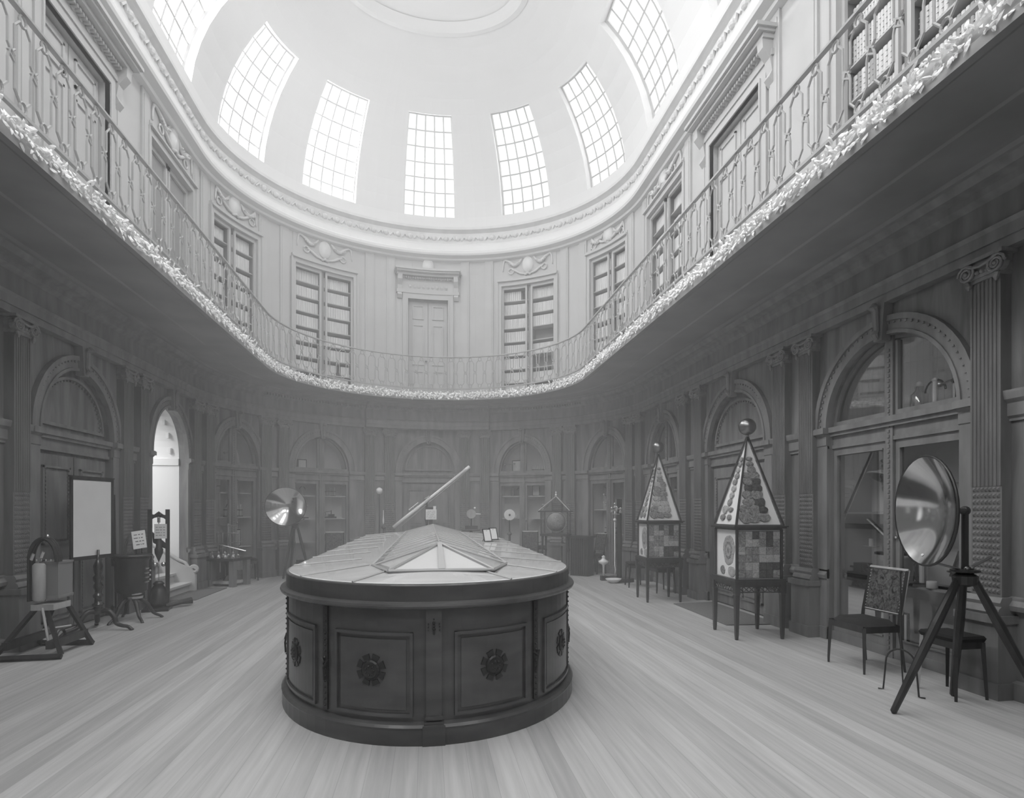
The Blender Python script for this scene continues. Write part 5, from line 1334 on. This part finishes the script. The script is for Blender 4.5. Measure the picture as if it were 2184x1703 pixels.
        pb('block', 'steel', lambda b: (b.box(-.14, .14, -.09, .09, 0, .06), b.box(-.09, .02, -.06, .06, .06, .15), b.tube([(-.2, 0, .10), (.16, 0, .10)], .012, 6), b.tube([(.08+.04*math.cos(a), .06, .11+.04*math.sin(a)) for a in [2*PI*i/12 for i in range(13)]], .01, 5)))
    elif kind == 'open_book':
        pb('cover', 'dark', lambda b: b.prism([(-.10, 0), (.0, 0), (.05, .22), (-.05, .24)], -.03, .03)); pb('pages', 'white', lambda b: b.prism([(-.095, .005), (-.02, .005), (.03, .22), (-.045, .235)], .031, .036))
    return t
I = item
c1 = -2.75
I('model_engine', c1, .30, -.35, 1.28, 1, 'dark model engine on the middle shelf behind the right door of the ' + CABNAME[c1])
I('tube_rack', c1, .30, -.35, 1.83, .8, 'rack of fine tubes on the upper right shelf of the ' + CABNAME[c1])
I('pillar_instrument', c1, -.30, -.35, 1.28, 1, 'brass pillar instrument on the middle left shelf of the ' + CABNAME[c1])
I('electroscope', c1, -.3, -.35, 1.83, .7, 'small electroscope on the upper left shelf of the ' + CABNAME[c1])
I('iron_vise', c1, .32, -.35, .72, 1.1, 'dark iron clamp on the lower right shelf of the ' + CABNAME[c1])
I('spectroscope', c1, .25, -.35, .08, .9, 'brass spectroscope at the bottom right of the ' + CABNAME[c1])
I('iron_vise', c1, -.3, -.35, .08, 1.3, 'dark iron apparatus at the bottom left of the ' + CABNAME[c1])
I('framed_diagram', c1, -.28, -.40, 2.41, 1.1, 'framed sheet leaning in the left half of the fanlight of the ' + CABNAME[c1])
c1 = -4.9
I('open_book', c1, -.28, -.35, 1.34, 1.0, 'half open books leaning on the shelf at the left of the ' + CABNAME[c1])
I('electroscope', c1, .18, -.35, 1.34, .9, 'dark apparatus with arc on the right shelf of the ' + CABNAME[c1])
I('tube_rack', c1, .32, -.42, 1.34, 1.0, 'rack of upright tubes at the right of the ' + CABNAME[c1])
I('framed_diagram', c1, .32, -.35, .70, 1.3, 'tall framed sheet on the lower right shelf of the ' + CABNAME[c1])
I('glass_jar', c1, -.3, -.35, .70, 1.1, 'glass jar on the lower left shelf of the ' + CABNAME[c1])
I('white_pot', c1, -.25, -.3, 2.41, 1.6, 'white pot in the left half of the fanlight of the ' + CABNAME[c1])
I('pillar_instrument', c1, .15, -.3, 2.41, 1.1, 'pale pillar instrument in the right half of the fanlight of the ' + CABNAME[c1])
c1 = 2.42
I('tube_rack', c1, .30, -.35, 2.41, .9, 'rack of pale tubes in the right fanlight of the ' + CABNAME[c1])
I('framed_diagram', c1, -.26, -.35, 2.41, 1.4, 'white framed sheet in the left half of the fanlight of the ' + CABNAME[c1])
I('pillar_instrument', c1, -.42, -.25, 2.41, 1.0, 'thin pillar instrument at the left edge of the fanlight of the ' + CABNAME[c1])
I('glass_jar', c1, -.38, -.35, 1.85, .8, 'glass jar on the upper left shelf of the ' + CABNAME[c1])
I('electroscope', c1, -.2, -.35, 1.85, .7, 'small electroscope on the upper left shelf of the ' + CABNAME[c1])
I('framed_diagram', c1, .22, -.35, 1.85, 1.0, 'framed sheet on the upper right shelf of the ' + CABNAME[c1])
I('glass_jar', c1, .4, -.35, 1.27, 1.2, 'tall glass jar on the middle right shelf of the ' + CABNAME[c1])
I('white_pot', c1, -.3, -.35, 1.27, 1.1, 'white pot on the middle left shelf of the ' + CABNAME[c1])
I('model_engine', c1, .30, -.35, .45, 1.1, 'dark model engine on the bottom right shelf of the ' + CABNAME[c1])
I('white_pot', c1, -.2, -.35, .45, 1.4, 'white pot on the bottom left shelf of the ' + CABNAME[c1])
c1 = 4.85
I('branching_apparatus', c1, -.22, -.32, 1.50, .95, 'branching stand with many pale bulbs behind the left door of the ' + CABNAME[c1])
I('glass_jar', c1, .25, -.35, 1.50, 1.1, 'glass jar on the upper right shelf of the ' + CABNAME[c1])
I('pillar_instrument', c1, -.15, -.30, .92, 1.2, 'dark instrument with bright ball on the lower left shelf of the ' + CABNAME[c1])
I('tube_rack', c1, -.25, -.42, .92, .9, 'rack of pale tubes low left in the ' + CABNAME[c1])
I('glass_jar', c1, .25, -.35, .92, 1.1, 'glass jar on the lower right shelf of the ' + CABNAME[c1])
I('white_pot', c1, -.1, -.3, .08, 1.2, 'white pot at the bottom of the ' + CABNAME[c1])
I('glass_jar', c1, .28, -.3, 2.41, .9, 'glass jar in the right half of the fanlight of the ' + CABNAME[c1])
c1 = 7.1
I('glass_jar', c1, .25, -.3, 2.41, 1.0, 'glass jar in the fanlight of the ' + CABNAME[c1])
I('candlestick', c1, .05, -.25, 2.41, 1.3, 'pale candlestick in the fanlight of the ' + CABNAME[c1])
I('pillar_instrument', c1, .35, -.35, 1.90, .8, 'pillar instrument on the top shelf of the ' + CABNAME[c1])
I('framed_diagram', c1, .42, -.35, 1.45, 1.1, 'white framed sheet on the middle shelf of the ' + CABNAME[c1])
c1 = 12.45
I('parabolic_reflector', c1, -.32, -.36, 1.56, 1.15, 'shallow reflecting dish hanging face down behind the left door of the ' + CABNAME[c1])
I('spectroscope', c1, -.28, -.33, .74, 1.25, 'dark spectroscope with bright slanting tube behind the left door of the ' + CABNAME[c1])
I('candlestick', c1, -.42, -.20, 1.09, 1.0, 'short white candle on a little dish behind the left door of the ' + CABNAME[c1])
I('iron_vise', c1, -.5, -.2, .74, 1.1, 'dark iron block apparatus on the shelf at the left of the ' + CABNAME[c1])
I('electroscope', c1, .16, -.25, .74, 1.1, 'brass double-column instrument on the shelf behind the mirror in the ' + CABNAME[c1])
I('glass_jar', c1, .05, -.35, .74, 1.0, 'pale cylinder on the shelf just right of the centre post of the ' + CABNAME[c1])
I('white_pot', c1, .34, -.18, .74, .9, 'small white pot on the shelf behind the tripod head in the ' + CABNAME[c1])
I('brass_microscope', c1, .42, -.35, .74, 1.0, 'brass microscope on the right shelf of the ' + CABNAME[c1])
I('pillar_instrument', c1, .50, -.35, 1.47, 1.0, 'pillar instrument high on the right shelf of the ' + CABNAME[c1])
I('glass_jar', c1, .08, -.3, 2.41, 1.2, 'tall pale jar right of the centre post in the fanlight of the ' + CABNAME[c1])
I('electroscope', c1, .26, -.3, 2.41, 1.1, 'electroscope in the middle of the right fanlight of the ' + CABNAME[c1])
I('pillar_instrument', c1, .46, -.3, 2.41, 1.1, 'pillar instrument at the right of the fanlight of the ' + CABNAME[c1])
I('candlestick', c1, -.10, -.25, 2.41, 1.1, 'white candle left of the centre post in the fanlight of the ' + CABNAME[c1])
I('framed_diagram', c1, -.22, -.35, .08, 1.2, 'grey framed sheet standing at the bottom left of the ' + CABNAME[c1])

# ------------------------------------------------------------------ added scatter volume standing in for lens flare veil
hm = bpy.data.materials.new('flare_veil_volume'); hm.use_nodes = True; nt = hm.node_tree; nt.nodes.remove(nt.nodes['Principled BSDF'])
vs_ = nt.nodes.new('ShaderNodeVolumeScatter'); vs_.inputs['Density'].default_value = VEIL_DENSITY; vs_.inputs['Color'].default_value = (1, 1, 1, 1)
nt.links.new(vs_.outputs[0], nt.nodes['Material Output'].inputs['Volume']); M['flare_veil'] = hm
import bmesh
b = MB(); HS = SQ+C0-3.2; vs2 = [P(s, 1.25, z) for z in (.02, 11.6) for s in [-HS+2*HS*i/47 for i in range(48)]]
b.add(vs2, [(i, (i+1) % 48, 48+(i+1) % 48, 48+i) for i in range(48)]+[tuple(range(48))[::-1], tuple(range(48, 96))])
hz = b.build('flare_veil', 'flare_veil'); bm = bmesh.new(); bm.from_mesh(hz.data); bmesh.ops.recalc_face_normals(bm, faces=bm.faces); bm.to_mesh(hz.data); bm.free()
tag(hz, 'added scatter volume in the middle of the hall, imitating the pale veil of lens flare', 'flare_veil', kind='stuff')
